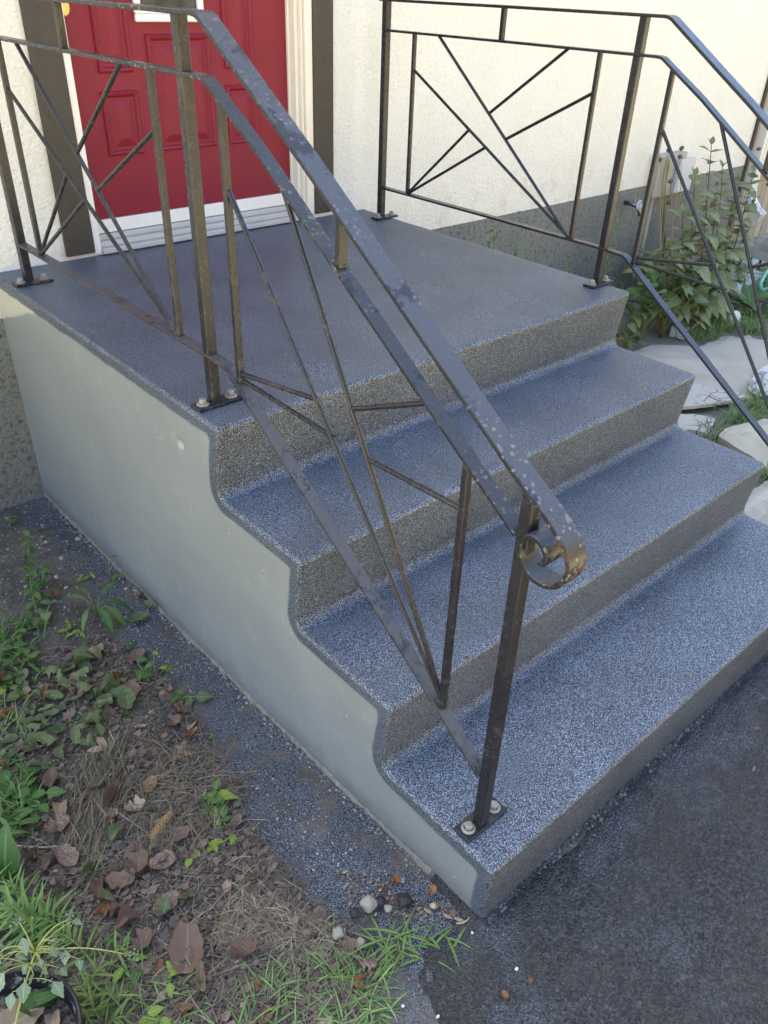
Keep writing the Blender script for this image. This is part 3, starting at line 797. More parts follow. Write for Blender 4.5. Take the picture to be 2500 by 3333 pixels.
# ------------------------------------------------------------------ fence beyond the house corner
M = NT('fence_board')
sc3 = M.mapc((30, 30, 1.8)); n = M.noise(1, 5, .65, sc3); rnd = M.n('ShaderNodeObjectInfo').outputs['Random']
gw = M.n('ShaderNodeNewGeometry').outputs['Position']; zz = M.sep(gw)[2]
yel = M.mix(n, (.36, .215, .075), (.56, .37, .15)); gry = M.mix(n, (.26, .225, .17), (.47, .43, .35))
foot_grey = M.mr(M.math('ADD', zz, M.math('MULTIPLY', M.noise(3, 3), .3)), -.35, .12, 1, 0)  # boards go from yellow to grey towards the foot
col = M.mix(foot_grey, yel, gry); col = M.mix(M.math('MULTIPLY', rnd, .4), col, (.16, .12, .07))
M.p('Base Color', col); M.p('Roughness', .8); M.bump(n, .5, .003); MAT_FB = M.m
fence = empty('wooden_fence', (5.2, .10, -.78), label='yellowish vertical board fence beyond the house corner, grey at the foot', cat='fence')
s = MB(); s.cbox((0, -.009, .03), (.088, .009, 1.95), .003); fme = s.mesh('board', MAT_FB)
for k in range(22):
    inst(fme, 'board', fence, (-.02+k*.0935, .004*nz(k, 1, 1.7), .006*nz(k, 2, 2.1)), (0, .004*nz(k, 3, 3.3), .03*nz(k, 7, 3.1)))
for z_ in (.35, 1.5):
    s = MB(); s.cbox((-.03, .0125, z_), (2.1, .05, z_+.09), .004); s.build('fence_rail', MAT_FB, fence)
for x_ in (-.08, 2.1):
    s = MB(); s.cbox((x_, .013, -.2), (x_+.09, .10, 1.9), .005); s.build('fence_post', MAT_FB, fence)

# ------------------------------------------------------------------ leaves
def leaf_mesh(name, mat, wf, n=8, ser=0.0, fold=.25, droop=.25, twist=0, wav=0, seed=0):
    """unit leaf along +x, normal +z; wf(t) is the half width"""
    vs = []; uv = []; rr = random.Random(seed)
    for i in range(n+1):
        t = i/n; hw = wf(t)*(1 + (ser*(1 if i % 2 else -1) if 0 < i < n else 0))
        z = -droop*t*t; tw = twist*t
        for sgn in (-1, 0, 1):
            y = sgn*hw; zz = z + abs(y)*fold + wav*math.sin(t*9+seed+sgn)*abs(sgn)*hw
            vs.append((t*(1-.25*droop*t), y*math.cos(tw)-0*zz, zz + y*math.sin(tw))); uv.append((t, .5+.5*sgn))
    fs = []
    for i in range(n):
        a = i*3
        fs += [(a, a+3, a+4, a+1), (a+1, a+4, a+5, a+2)]
    me = bpy.data.meshes.new(name); me.from_pydata(vs, [], fs); me.materials.append(mat)
    ul = me.uv_layers.new(name='UVMap')
    for l in me.loops: ul.data[l.index].uv = uv[l.vertex_index]
    me.polygons.foreach_set('use_smooth', [True]*len(me.polygons)); me.update(); return me
ovate = lambda t: .30*math.sin(math.pi*t**.75)**.9*(1-.15*t) if 0 < t < 1 else .004
lance = lambda t: .11*math.sin(math.pi*t**.8) if 0 < t < 1 else .004
narrow = lambda t: .045*math.sin(math.pi*min(1, t**.7)) if 0 < t < 1 else .006
cordate = lambda t: .40*(math.sin(math.pi*t**.55))**.8*(1-.25*t) if 0 < t < 1 else .01
rhomb = lambda t: (.36*min(1, t/.35)**.9 if t < .35 else .36*(1-(t-.35)/.65)**.85) if 0 < t < 1 else .004
def variants(name, mat, wf, k=3, **kw):
    out = []
    for i in range(k):
        a = dict(kw); a['droop'] = kw.get('droop', .25)*(.5+.5*i); a['twist'] = (i-1)*.25; a['seed'] = i*3+1
        out.append(leaf_mesh(name, mat, wf, **a))
    return out
LM = dict(
    sun=variants('leaf', LF_SUNF, ovate, 4, n=10, ser=.07, fold=.18, droop=.32),
    dark=variants('leaf', LF_DARK, cordate, 3, n=8, fold=.15, droop=.35),
    ov=variants('leaf', LF_GREEN, ovate, 3, n=8, ser=.04, fold=.2, droop=.25),
    lan=variants('leaf', LF_GREEN, lance, 3, n=8, fold=.3, droop=.5),
    nar=variants('leaf', MAT_GRASS, narrow, 3, n=6, fold=.4, droop=.35),
    yel=variants('leaf', LF_YELLOW, ovate, 3, n=10, ser=.14, fold=.2, droop=.25),
    pale=variants('leaf', LF_PALE, rhomb, 3, n=10, ser=.09, fold=.12, droop=.3),
    dock=variants('leaf', LF_GREEN, lambda t: lance(t)*2.1, 3, n=10, ser=.05, fold=.2, droop=.4, wav=.1))
def put_leaf(par, me, pos, d, size, up=Vector((0, 0, 1)), wid=1.0, roll=0, name='leaf'):
    x = Vector(d).normalized(); y = Vector(up).cross(x)
    if y.length < 1e-3: y = Vector((0, 1, 0))
    y.normalize(); z = x.cross(y)
    if roll: q = Matrix.Rotation(roll, 3, x); y = q @ y; z = q @ z
    o = bpy.data.objects.new(name, me); COL.objects.link(o)
    m4 = Matrix((x*size, y*size*wid, z*size)).transposed().to_4x4(); m4.translation = pos
    if par is not None: o.parent = par
    o.matrix_local = m4
    return o
def curve_pts(a, b, bow, n=8):
    a = Vector(a); b = Vector(b); bow = Vector(bow)
    return [a.lerp(b, i/n) + bow*math.sin(math.pi*i/n) for i in range(n+1)]
def stem(par, pts, r0, r1, mat, name='stem', n=6):
    s = MB(); N = len(pts); s.tube(pts, 0, n, rads=[r0+(r1-r0)*i/(N-1) for i in range(N)]); return s.build(name, mat, par, smooth=True)
def at(pts, t):
    f = t*(len(pts)-1); i = min(int(f), len(pts)-2); return pts[i].lerp(pts[i+1], f-i)
rnd = random.Random(11); U = rnd.uniform

# ---- tall shrub with opposite leaves by the wall
b0 = gp(2262, 1085)
shrub = empty('leafy_shrub', b0, label='tall leafy shrub with reddish stems and opposite toothed leaves before the wall', cat='shrub')
tops = [((2262, 1083), (2316, 470, -.42)), ((2272, 1076), (2352, 545, -.38)), ((2250, 1088), (2262, 572, -.50)), ((2290, 1066), (2400, 590, -.34)),
        ((2306, 1056), (2452, 560, -.30)), ((2240, 1088), (2222, 690, -.55)), ((2226, 1092), (2176, 800, -.60)), ((2322, 1046), (2425, 760, -.42)),
        ((2270, 1078), (2330, 640, -.50)), ((2256, 1083), (2290, 760, -.62)), ((2300, 1062), (2370, 780, -.55))]
for (bx, by), (tx, ty, Y) in tops:
    a = gp(bx, by)-b0; b = pl(tx, ty, 1, Y)-b0
    P = curve_pts(a, b, (U(-.04, .04), U(-.04, .02), 0), 10)
    stem(shrub, P, .006, .002, ST_RED)
    Lh = (b-a).length; k = int(Lh/.068); ang = U(0, 3)
    for i in range(k):
        t = .18 + .78*i/max(1, k-1); pos = at(P, t); ang += 1.57+U(-.3, .3)
        sz = (.135*(1-.38*t)+.018)*U(.6, 1.25)
        for sg in (0, math.pi):
            d = Vector((math.cos(ang+sg), math.sin(ang+sg), .28+.35*t*U(.2, 1)-(.5*(1-t))))
            put_leaf(shrub, LM['sun'][rnd.randrange(4)], pos, d, sz*U(.85, 1.15), roll=U(-.3, .3), wid=U(.85, 1.1))
    for q in range(2):
        d = Vector((U(-1, 1), U(-1, 1), 1.6)); put_leaf(shrub, LM['sun'][0], b, d, .05)
# dried stems with seed heads beside it
dry = empty('dry_flower_stalks', gp(2150, 1085), label='dry tan flower stalks with brown seed heads against the foundation', cat='stalks')
d0 = dry.location.copy()
s = MB(); bm = bmesh.new(); bmesh.ops.create_icosphere(bm, subdivisions=2, radius=1)
for v in bm.verts: v.co *= 1+.35*noise.noise(v.co*3)
bm.verts.index_update(); HV = [v.co.copy() for v in bm.verts]; HF = [[v.index for v in f.verts] for f in bm.faces]; bm.free()
s.add(HV, HF); HEAD = s.mesh('seed_head', ST_DEADHEAD, True)
for (bx, by), (tx, ty, Y) in [((2140, 1085), (2150, 520, -.25)), ((2146, 1085), (2176, 490, -.25)), ((2150, 1088), (2219, 482, -.30)), ((2156, 1085), (2214, 510, -.30)),
                              ((2152, 1088), (2182, 590, -.3)), ((2160, 1088), (2176, 660, -.32)), ((2335, 1040), (2402, 690, -.2)), ((2335, 1042), (2400, 575, -.2)), ((2338, 1042), (2452, 655, -.15)), ((2340, 1040), (2470, 485, -.2)), ((2338, 1040), (2500, 600, -.1))]:
    a = gp(bx, by)-d0; b = pl(tx, ty, 1, Y)-d0; P = curve_pts(a, b, (U(-.05, .05), U(-.03, .03), 0), 8)
    stem(dry, P, .0035, .0015, ST_TAN, 'stalk', 5)
    inst(HEAD, 'seed_head', dry, b, (U(0, 3), U(0, 3), 0), (.011, .011, .014))
# hanging green vine on the utility box
vine = empty('climbing_vine', pl(2165, 720, 1, -.04), label='twist of thin green vine hanging beside the grey utility box', cat='vine')
v0 = vine.location.copy()
for k in range(6):
    a = pl(2162+U(-6, 6), 790+U(-30, 30), 1, -.08)-v0; b = pl(2180+U(-12, 6), 505+U(0, 25), 1, -.07)-v0
    stem(vine, curve_pts(a, b, (U(-.06, .01), U(-.02, .02), 0), 9), .0035, .002, ST_GREEN, 'tendril', 5)

def bushy(px, py, label, n, rad, hgt, keys, szr, cat='weed', name='leafy_weed', group=None, mat=ST_GREEN, lean=(0, 0), droop=-.2):
    b = gp(px, py); root = empty(name, b, label=label, cat=cat, group=group)
    for i in range(n):
        th = 2*math.pi*i/n + U(-.4, .4); r = rad*U(.25, 1)
        tip = Vector((math.cos(th)*r+lean[0], math.sin(th)*r+lean[1], hgt*U(.45, 1)))
        P = curve_pts((U(-.01, .01), U(-.01, .01), 0), tip, (-math.cos(th)*r*.2, -math.sin(th)*r*.2, .02), 6)
        stem(root, P, .003, .0015, mat, 'stem', 5)
        k = max(2, int(tip.length/.055))
        for j in range(k):
            t = .35+.65*(j+1)/k; a_ = U(0, 6.28)
            d = Vector((math.cos(a_), math.sin(a_), U(droop-.2, droop+.4)))
            ms = LM[keys[rnd.randrange(len(keys))]]
            put_leaf(root, ms[rnd.randrange(len(ms))], at(P, t), d, U(*szr), roll=U(-.5, .5))
    return root
bushy(2075, 1112, 'low clump of broad dark green leaves beside the landing corner', 10, .22, .40, ['dark', 'sun', 'ov'], (.05, .11))
bushy(2150, 1098, 'dense broad-leaved weed at the foot of the tall shrub', 10, .24, .42, ['dark', 'sun', 'sun'], (.06, .13))
bushy(2205, 1085, 'drooping large-leaved weed in front of the shrub stems', 8, .22, .50, ['dark', 'sun'], (.06, .14))
bushy(2035, 1140, 'small bright weed tucked under the second step corner', 8, .10, .14, ['ov', 'dark'], (.05, .08))
bushy(2110, 960, 'pale leafy weed growing against the foundation under the tap', 9, .20, .40, ['ov', 'sun'], (.08, .12))
bushy(2330, 985, 'loose thin weed by the white pipe behind the shrub', 8, .22, .38, ['ov', 'lan'], (.06, .11))
def feather(bpx, tpx, label, size=.055, mat=LM['nar'], step_=.011, base=None, name='feathery_weed', n0=.15, r=.003, curve=(.02, .02, 0), elev=.45):
    b = base if base is not None else gp(*bpx); root = empty(name, b, label=label, cat='weed')
    P = curve_pts((0, 0, 0), Vector(tpx)-b, curve, 10); stem(root, P, r, r*.5, ST_GREEN)
    Lh = (P[-1]-P[0]).length; k = int(Lh*(1-n0)/step_); ang = U(0, 6)
    ax = (P[-1]-P[0]).normalized(); e1 = ax.orthogonal().normalized(); e2 = ax.cross(e1)
    for i in range(k):
        t = n0+(1-n0)*i/k; ang += 2.4
        d = e1*math.cos(ang)+e2*math.sin(ang)+ax*(elev+.5*t)
        put_leaf(root, mat[rnd.randrange(3)], at(P, t), d, size*U(.75, 1.2)*(1.05-.45*t), wid=1.1)
    return root
feather(None, pl(2015, 690, 1, -.30), 'feathery narrow-leaved weed standing against the foundation by the post', .085, base=Vector((3.04, -.32, -.785)))
feather(None, pl(2478, 745, 1, -.15), 'feathery narrow-leaved weed in front of the fence foot', .07, base=Vector((5.05, -.2, -.785)))
for i, (px_, py_, X, Y) in enumerate([(1600, 742, 1.95, -.10), (1618, 738, 2.02, -.12), (1686, 795, 2.1, -.22), (1715, 808, 2.2, -.25), (1745, 818, 2.2, -.3), (1855, 830, 2.35, -.45)]):
    d = ray(px_, py_); t = (X-CAM.x)/d.x; top_ = CAM+d*t
    lab = ['slim upright weed behind the landing edge, leftmost of the row by the wall', 'slim upright weed second in the row behind the landing edge', 'short leafy weed third in the row behind the landing edge',
           'short leafy weed fourth in the row behind the landing edge', 'short leafy weed fifth in the row behind the landing edge', 'spreading weed behind the landing near the corner post'][i]
    feather(None, top_, lab, .075, LM['lan'], .018, Vector((X, top_.y+.02, -.78)), 'slim_weed', .55, .0025, elev=.9)
# dock rosette by the hose
b = gp(2440, 1012); dock = empty('dock_plant', b, label='broad-leaved dock rosette beside the green hose', cat='weed')
for i in range(9):
    th = i*.75+U(-.2, .2); put_leaf(dock, LM['dock'][i % 3], (0, 0, .01), (math.cos(th), math.sin(th), 1.0+U(-.3, .3)), .24*U(.8, 1.1), wid=1.2)

# ------------------------------------------------------------------ things lying on the right
def slab(name, poly, h, th, mat, label, cat, wav=.002, cell=.02, under=0, wfreq=14, parts=None, tag_=True, bend=None):
    """a sheet with thickness lying on the ground, outline given in ground points"""
    P = [Vector((p.x, p.y)) for p in poly]
    dense = []
    for i in range(len(P)):
        a, b = P[i], P[(i+1) % len(P)]; n = max(1, int((b-a).length/cell))
        for q in range(n):
            p = a.lerp(b, q/n); p += Vector((nz(p.x, p.y, 30, 3), nz(p.x, p.y, 30, 6)))*.006; dense.append(p)
    def inside(p):
        c_ = False
        for i in range(len(dense)):
            a_, b_ = dense[i], dense[i-1]
            if (a_.y > p.y) != (b_.y > p.y) and p.x < (b_.x-a_.x)*(p.y-a_.y)/(b_.y-a_.y)+a_.x: c_ = not c_
        return c_
    pts = list(dense); edges = [(i, (i+1) % len(dense)) for i in range(len(dense))]
    x0 = min(p.x for p in dense); x1 = max(p.x for p in dense); y0 = min(p.y for p in dense); y1 = max(p.y for p in dense)
    y_ = y0
    while y_ < y1:
        x_ = x0
        while x_ < x1:
            p = Vector((x_+.3*cell*nz(x_, y_, 40), y_+.3*cell*nz(x_, y_, 40, 9)))
            if inside(p) and min((p-q).length for q in dense) > cell*.5: pts.append(p)
            x_ += cell
        y_ += cell
    vs, es, fs, *_ = delaunay_2d_cdt(pts, edges, [], 1, 1e-6)
    c0 = Vector((sum(p.x for p in dense)/len(dense), sum(p.y for p in dense)/len(dense), 0)); c0.z = gz(c0.x, c0.y)
    s = MB(); n = len(vs)
    def H(v): return gz(v.x, v.y)+h+th+wav*nz(v.x, v.y, wfreq, 2)+wav*.5*nz(v.x, v.y, wfreq*3, 4)+(bend(v) if bend else 0)
    top_ = [(v.x-c0.x, v.y-c0.y, H(v)-c0.z) for v in vs]; bot = [(a, b, z-th) for a, b, z in top_]
    cnt = {}
    for f in fs:
        for i in range(3):
            e = (f[i], f[(i+1) % 3]); cnt[e] = cnt.get(e, 0)+1
    bd = [e for e in cnt if (e[1], e[0]) not in cnt]
    s.add(top_+bot, [tuple(f) for f in fs]+[tuple(n+i for i in reversed(f)) for f in fs]+[(b, a, n+a, n+b) for a, b in bd])
    o_ = s.build(name, mat, None, fixn=True); o_.location = c0; smooth_angle(o_, 50)
    if tag_: tag(o_, label, cat)
    return o_
M = NT('canvas')
wv = M.math('ADD', M.math('SINE', M.math('MULTIPLY', M.sep()[0], 900)), M.math('SINE', M.math('MULTIPLY', M.sep()[1], 900)))
col = M.mix(M.noise(5, 5, .6), (.31, .28, .225), (.45, .41, .345)); col = M.mix(M.ramp(M.noise(28, 5, .7), [(.6, 0), (.75, .35)]), col, (.33, .30, .26))
M.p('Base Color', col); M.p('Roughness', .9)
M.bump(M.math('ADD', M.math('MULTIPLY', wv, .08), M.math('ADD', M.noise(1, 4, .6, M.mapc((8, 45, 8), (0, 0, .5))), M.noise(6, 4))), .5, .006); MAT_CANVAS = M.m
def folds(v):
    a = v.x*.55+v.y*.83
    return .018*max(0, nz(a*1.0, v.x*.25, 7, 1))+.010*abs(nz(v.x, v.y, 5, 11))+.007*nz(a, v.x*.3, 16, 5)
slab('drop_cloth', [gp(*p) for p in ((2020, 1172), (2062, 1150), (2092, 1137), (2120, 1128), (2200, 1128), (2280, 1133), (2330, 1113), (2347, 1099), (2372, 1096), (2400, 1101), (2438, 1096), (2462, 1110), (2500, 1112), (2600, 1112), (2600, 1240), (2500, 1262), (2440, 1300), (2390, 1312), (2340, 1303), (2285, 1287), (2245, 1268), (2180, 1262), (2090, 1215))],
     .004, .003, MAT_CANVAS, 'wrinkled beige canvas drop cloth spread on the ground right of the steps', 'cloth', .004, .028, bend=folds)
M = NT('flaking_white_paint')
cr2 = M.ramp(M.voro(16, 'DISTANCE_TO_EDGE'), [(.0, 1), (.05, 0)]); msk = M.ramp(M.noise(6, 3), [(.48, 0), (.60, 1)])
col = M.mix(M.noise(20, 5, .7), (.33, .31, .27), (.46, .44, .39)); col = M.mix(M.math('MULTIPLY', cr2, msk), col, (.05, .045, .035))
col = M.mix(M.ramp(M.noise(30, 5, .75), [(.62, 0), (.7, .6)]), col, (.16, .14, .11))
M.p('Base Color', col); M.p('Roughness', .85); M.bump(M.math('ADD', M.noise(1, 5, .6, M.mapc((4, 40, 10), (0, 0, .6))), M.math('MULTIPLY', M.math('MULTIPLY', cr2, msk), -1)), .8, .006); MAT_FLAKE = M.m
slab('old_board', [gp(*p) for p in ((2140, 1262), (2215, 1262), (2290, 1287), (2340, 1300), (2402, 1306), (2414, 1320), (2380, 1330), (2310, 1344), (2240, 1352), (2120, 1360))],
     .030, .016, MAT_FLAKE, 'weathered white-painted board with cracked flaking paint beside the second step', 'board', .003, .022)
slab('broken_slab', [gp(*p) for p in ((2120, 1372), (2200, 1362), (2262, 1364), (2326, 1374), (2312, 1402), (2302, 1424), (2240, 1412), (2120, 1440))],
     .0, .022, MAT_FLAKE, 'pale broken slab lying under the edge of the white board', 'slab', .006, .02)
MAT_STONE = simple('cream_stone', (.38, .345, .265), .85, .7, 30, .005, .35)
slab('flat_stone', [gp(*p) for p in ((2330, 1440), (2352, 1420), (2400, 1404), (2480, 1388), (2600, 1392), (2600, 1600), (2500, 1556), (2440, 1512), (2390, 1480))],
     .0, .035, MAT_STONE, 'smooth cream flat stone in the grass right of the third step', 'stone', .004, .02)
slab('rotten_plank', [gp(*p) for p in ((2405, 1700), (2436, 1624), (2478, 1590), (2600, 1560), (2600, 1760), (2440, 1740))],
     .0, .03, MAT_GREYWOOD, 'grey weathered plank end with deep grain beside the lowest step', 'plank', .006, .018)
MAT_PAPER = simple('printed_white_bag', (.48, .48, .47), .5, .5, 25, .004, .06)
bagp = [gp(*p) for p in ((2428, 1276), (2448, 1238), (2478, 1208), (2520, 1188), (2600, 1170), (2600, 1300), (2520, 1296), (2470, 1304), (2440, 1292))]
bag = slab('paper_bag', bagp, .020, .006, MAT_PAPER, 'crumpled white printed bag at the edge of the drop cloth', 'bag', .004, .02)
MAT_INK = simple('black_ink', (.02, .02, .022), .7)
def lettering(txt, a, b, hscale, parent, name='lettering'):
    A = gp(*a, .031); B = gp(*b, .031); x = (B-A); wd = x.length; x.normalize(); x.z = 0; x.normalize(); y = Vector((-x.y, x.x, 0)); 
    cu = bpy.data.curves.new(name, 'FONT'); cu.body = txt; cu.size = 1; to = bpy.data.objects.new(name, cu); COL.objects.link(to)
    dg = bpy.context.evaluated_depsgraph_get(); me = bpy.data.meshes.new_from_object(to.evaluated_get(dg)); bpy.data.objects.remove(to, do_unlink=True)
    w0 = max(v.co.x for v in me.vertices); k = wd/w0
    for v in me.vertices:
        p = A + x*(v.co.x*k) + y*(v.co.y*k*hscale); p.z = A.z+.0035
        v.co = p - parent.location
    me.materials.clear(); me.materials.append(MAT_INK)
    o_ = bpy.data.objects.new(name, me); COL.objects.link(o_); o_.parent = parent
lettering('plus', (2446, 1262), (2467, 1243), 1.0, bag); lettering('ON', (2478, 1234), (2500, 1216), 1.0, bag); lettering('6*2', (2487, 1258), (2510, 1240), 1.0, bag)
lettering('rei', (2460, 1280), (2474, 1268), 1.0, bag)
# white pipe, cup, hose, grate
A, B = gp(2205, 1085, .035), gp(2472, 896, .035); dv = (B-A).normalized()
s = MB(); sd = Vector((0, 0, 1)).cross(dv)
s.bar([A-A, (A+B)/2-A, B-A], [(b*1.0, a*1.0) for a, b in rr], up=Vector((0, 0, 1)))
o = s.build('white_pipe', simple('white_pipe_vinyl', (.46, .48, .47), .4), None, loc=A); tag(o, 'white ribbed downspout length lying on the ground behind the shrub', 'pipe')
o.data.update()
c = gp(2381, 1036, .043); ax = Vector((.86, -.5, 0)).normalized()
s = MB(); s.tube([ax*-.032, ax*-.030, ax*.030, ax*.032], 0, 20, rads=[.039, .043, .043, .040]); s.tube([ax*-.034, ax*-.0325], .034, 20)
o = s.build('white_cup', simple('white_plastic', (.5, .52, .48), .35), None, loc=c); smooth_angle(o, 50); tag(o, 'white round plastic cap lying on its side in the grass', 'cap')
MAT_HOSE = simple('turquoise_hose', (.07, .34, .27), .4, .15, 80, .001, .12)
P = [gp(2434, 1006, .014), gp(2455, 1000, .016), gp(2480, 999, .014), gp(2520, 1004, .014), gp(2570, 985, .014), gp(2580, 955, .02), gp(2540, 938, .03), gp(2500, 940, .03), gp(2480, 945, .045), gp(2474, 925, .07), gp(2486, 900, .08), gp(2502, 880, .06), gp(2540, 862, .03)]
Q = []
for i in range(len(P)-1):
    p0, p1, p2, p3 = P[max(i-1, 0)], P[i], P[i+1], P[min(i+2, len(P)-1)]
    for q_ in range(5):
        t = q_/5; Q.append(.5*((2*p1)+(p2-p0)*t+(2*p0-5*p1+4*p2-p3)*t*t+(3*p1-p0-3*p2+p3)*t**3))
s = MB(); o0 = Q[0].copy(); s.tube([p-o0 for p in Q], .0145, 10); o = s.build('garden_hose', MAT_HOSE, None, smooth=True, loc=o0); tag(o, 'turquoise garden hose looping through the grass at the right edge', 'hose')
A, B = gp(2385, 846), gp(2520, 885); dv = (B-A).normalized(); rot = math.atan2(dv.y, dv.x)
gr = empty('drain_grate', A, rot, label='pale concrete drain channel with dark slots below the fence', cat='drain')
s = MB(); Lg = (B-A).length; s.cbox((0, -.08, 0), (Lg, .08, .03), .004); s.build('channel', simple('pale_concrete', (.40, .39, .36), .85, .4, 60, .002, .15), gr)
s = MB(); s.cbox((0, -.006, 0), (.020, .0, .075), .001); sl_ = s.mesh('slot', simple('black_slot', (.012, .012, .012), .7))
for k in range(int(Lg/.075)): inst(sl_, 'slot', gr, (.03+k*.075, -.082, .002))
MAT_GRAV = simple('pale_gravel_bed', (.24, .235, .21), .9, .8, 90, .006, .2)
s = slab('gravel_patch', [gp(*p) for p in ((2290, 985), (2330, 900), (2380, 872), (2460, 880), (2470, 905), (2400, 960), (2330, 1015))], .002, .006, MAT_GRAV, None, None, .003, .04, tag_=False); tag(s, kind='structure')
# ------------------------------------------------------------------ left bed: straw, crumbs, pebbles, grass
def inpoly(x, y, P):
    c_ = False
    for i in range(len(P)):
        a, b = P[i], P[i-1]
        if (a[1] > y) != (b[1] > y) and x < (b[0]-a[0])*(y-a[1])/(b[1]-a[1])+a[0]: c_ = not c_
    return c_
def sample(P, n, dens=None):
    x0 = min(p[0] for p in P); x1 = max(p[0] for p in P); y0 = min(p[1] for p in P); y1 = max(p[1] for p in P); out = []; g = 0
    while len(out) < n and g < n*60:
        g += 1; x, y = U(x0, x1), U(y0, y1)
        if inpoly(x, y, P) and (dens is None or U(0, 1) < dens(x, y)): out.append((x, y))
    return out
def gsurf(p): return gz(p.x, p.y) + gnoise(p.x, p.y)
LITTER = [(-150, 2230), (330, 2060), (520, 2180), (640, 2330), (740, 2560), (900, 2800), (1040, 2960), (1150, 3040), (1230, 3150), (1120, 3420), (-150, 3420)]
class Strips:
    def __init__(s): s.mb = MB(); s.tone = []
    def ribbon(s, p, ang, L, w_, arch, tone, seg=3, lift=.003, curl=0.0, tip=.3):
        vs = []; a = ang
        q = Vector((p.x, p.y, 0)); x, y = q.x, q.y
        x -= math.cos(ang)*L/2; y -= math.sin(ang)*L/2
        for i in range(seg+1):
            t = i/seg
            z = gz(x, y)+gnoise(x, y)+lift+arch*math.sin(math.pi*t)
            wd = w_*(1-(1-tip)*t)*.5; nx, ny = -math.sin(a)*wd, math.cos(a)*wd
            vs += [(x+nx, y+ny, z+wd*.5), (x-nx, y-ny, z-wd*.2)]
            s.tone += [tone, tone]
            a += curl/seg; x += math.cos(a)*L/seg; y += math.sin(a)*L/seg
        s.mb.add(vs, [(2*i, 2*i+1, 2*i+3, 2*i+2) for i in range(seg)])
    def blade(s, p, ang, L, w_, lean, tone, seg=4, droop=1.0):
        vs = []; x, y, z = p.x, p.y, p.z; el = lean
        for i in range(seg+1):
            t = i/seg; wd = w_*.5*(1-t**2.2)+.0002
            nx, ny = -math.sin(ang)*wd, math.cos(ang)*wd
            vs += [(x+nx, y+ny, z), (x-nx, y-ny, z)]; s.tone += [tone*(.75+.25*t)]*2
            x += math.cos(ang)*math.cos(el)*L/seg; y += math.sin(ang)*math.cos(el)*L/seg; z += math.sin(el)*L/seg
            el -= droop/seg
            z = max(z, gz(x, y)+.002)
        s.mb.add(vs, [(2*i, 2*i+1, 2*i+3, 2*i+2) for i in range(seg)])
    def done(s, name, mat, parent=None):
        o_ = s.mb.build(name, mat, parent, fixn=False, smooth=True); tone_attr(o_.data, s.tone); return o_
# combed bundle of cut dry stems
S_ = Strips()
BUND = [(330, 2390), (400, 2420), (420, 2600), (330, 2780), (180, 2740), (210, 2600)]
for x, y in sample(BUND, 420):
    a, b = gp(x+18, y-80), gp(x-22, y+80)
    ang = math.atan2(b.y-a.y, b.x-a.x)+rnd.gauss(0, .32)
    S_.ribbon(gp(x, y), ang, U(.05, .17), U(.0012, .0028), U(.001, .012), min(1, max(0, rnd.gauss(.34, .24))), 4, U(.001, .012), U(-.4, .4))
# thin stems lying every way
for x, y in sample(LITTER, 3600, lambda x, y: .35+.65*(x > 250)):
    S_.ribbon(gp(x, y), U(0, 6.28), U(.02, .11), U(.0008, .002), U(.001, .010), min(1, max(0, rnd.gauss(.38, .22))), 3, U(.001, .010), U(-.8, .8))
STR2 = [(760, 2900), (980, 2960), (1140, 3060), (1090, 3130), (880, 3120), (700, 3060)]
for x, y in sample(STR2, 900):
    S_.ribbon(gp(x, y), U(0, 6.28), U(.015, .06), U(.001, .0022), U(.001, .008), min(1, max(0, rnd.gauss(.58, .2))), 2, U(.001, .012), U(-.5, .5))
for x, y in sample([(430, 2480), (720, 2420), (800, 2560), (640, 2760), (420, 2800)], 500):
    S_.ribbon(gp(x, y), U(0, 6.28), U(.03, .15), U(.001, .0022), U(.002, .018), min(1, max(0, rnd.gauss(.36, .2))), 4, U(.002, .016), U(-.6, .6))
tag(S_.done('dry_grass', MAT_STRAW), kind='stuff')
# crumbs of leaves and bark
S_ = Strips()
def crumb(p, r, tone, lift):
    n = rnd.choice((4, 5, 6)); a0 = U(0, 6.28); tx, ty = U(-.5, .5), U(-.5, .5); vs = []
    for k in range(n):
        a = a0+6.28*k/n; rr_ = r*U(.55, 1.1); x, y = math.cos(a)*rr_, math.sin(a)*rr_*.75
        vs.append((p.x+x, p.y+y, gsurf(p)+lift+x*tx+y*ty+U(0, .25)*r))
    S_.mb.add(vs+[(p.x, p.y, gsurf(p)+lift+U(-.1, .3)*r)], [(k, (k+1) % n, n) for k in range(n)]); S_.tone += [min(1, max(0, tone+U(-.08, .08))) for _ in range(n+1)]
for x, y in sample(LITTER, 15000, lambda x, y: 1): crumb(gp(x, y), U(.0015, .0075), rnd.gauss(.40, .22), U(.001, .010))
for x, y in sample(LITTER, 2200, lambda x, y: 1): crumb(gp(x, y), U(.006, .016), rnd.gauss(.36, .2), U(.000, .012))
for x, y in sample([(250, 1640), (450, 1850), (640, 2120), (700, 2330), (420, 2120), (0, 2200), (0, 1900), (140, 1850)], 700): crumb(gp(x, y), U(.0015, .005), rnd.gauss(.4, .2), U(.001, .004))
for x, y in sample([(1080, 2830), (1250, 2860), (1330, 2930), (1500, 2960), (1540, 2990), (1450, 3010), (1250, 2990), (1120, 2950)], 300): crumb(gp(x, y), U(.0015, .006), rnd.gauss(.62, .25), U(.002, .008))
tag(S_.done('leaf_litter', MAT_CRUMB), kind='stuff')
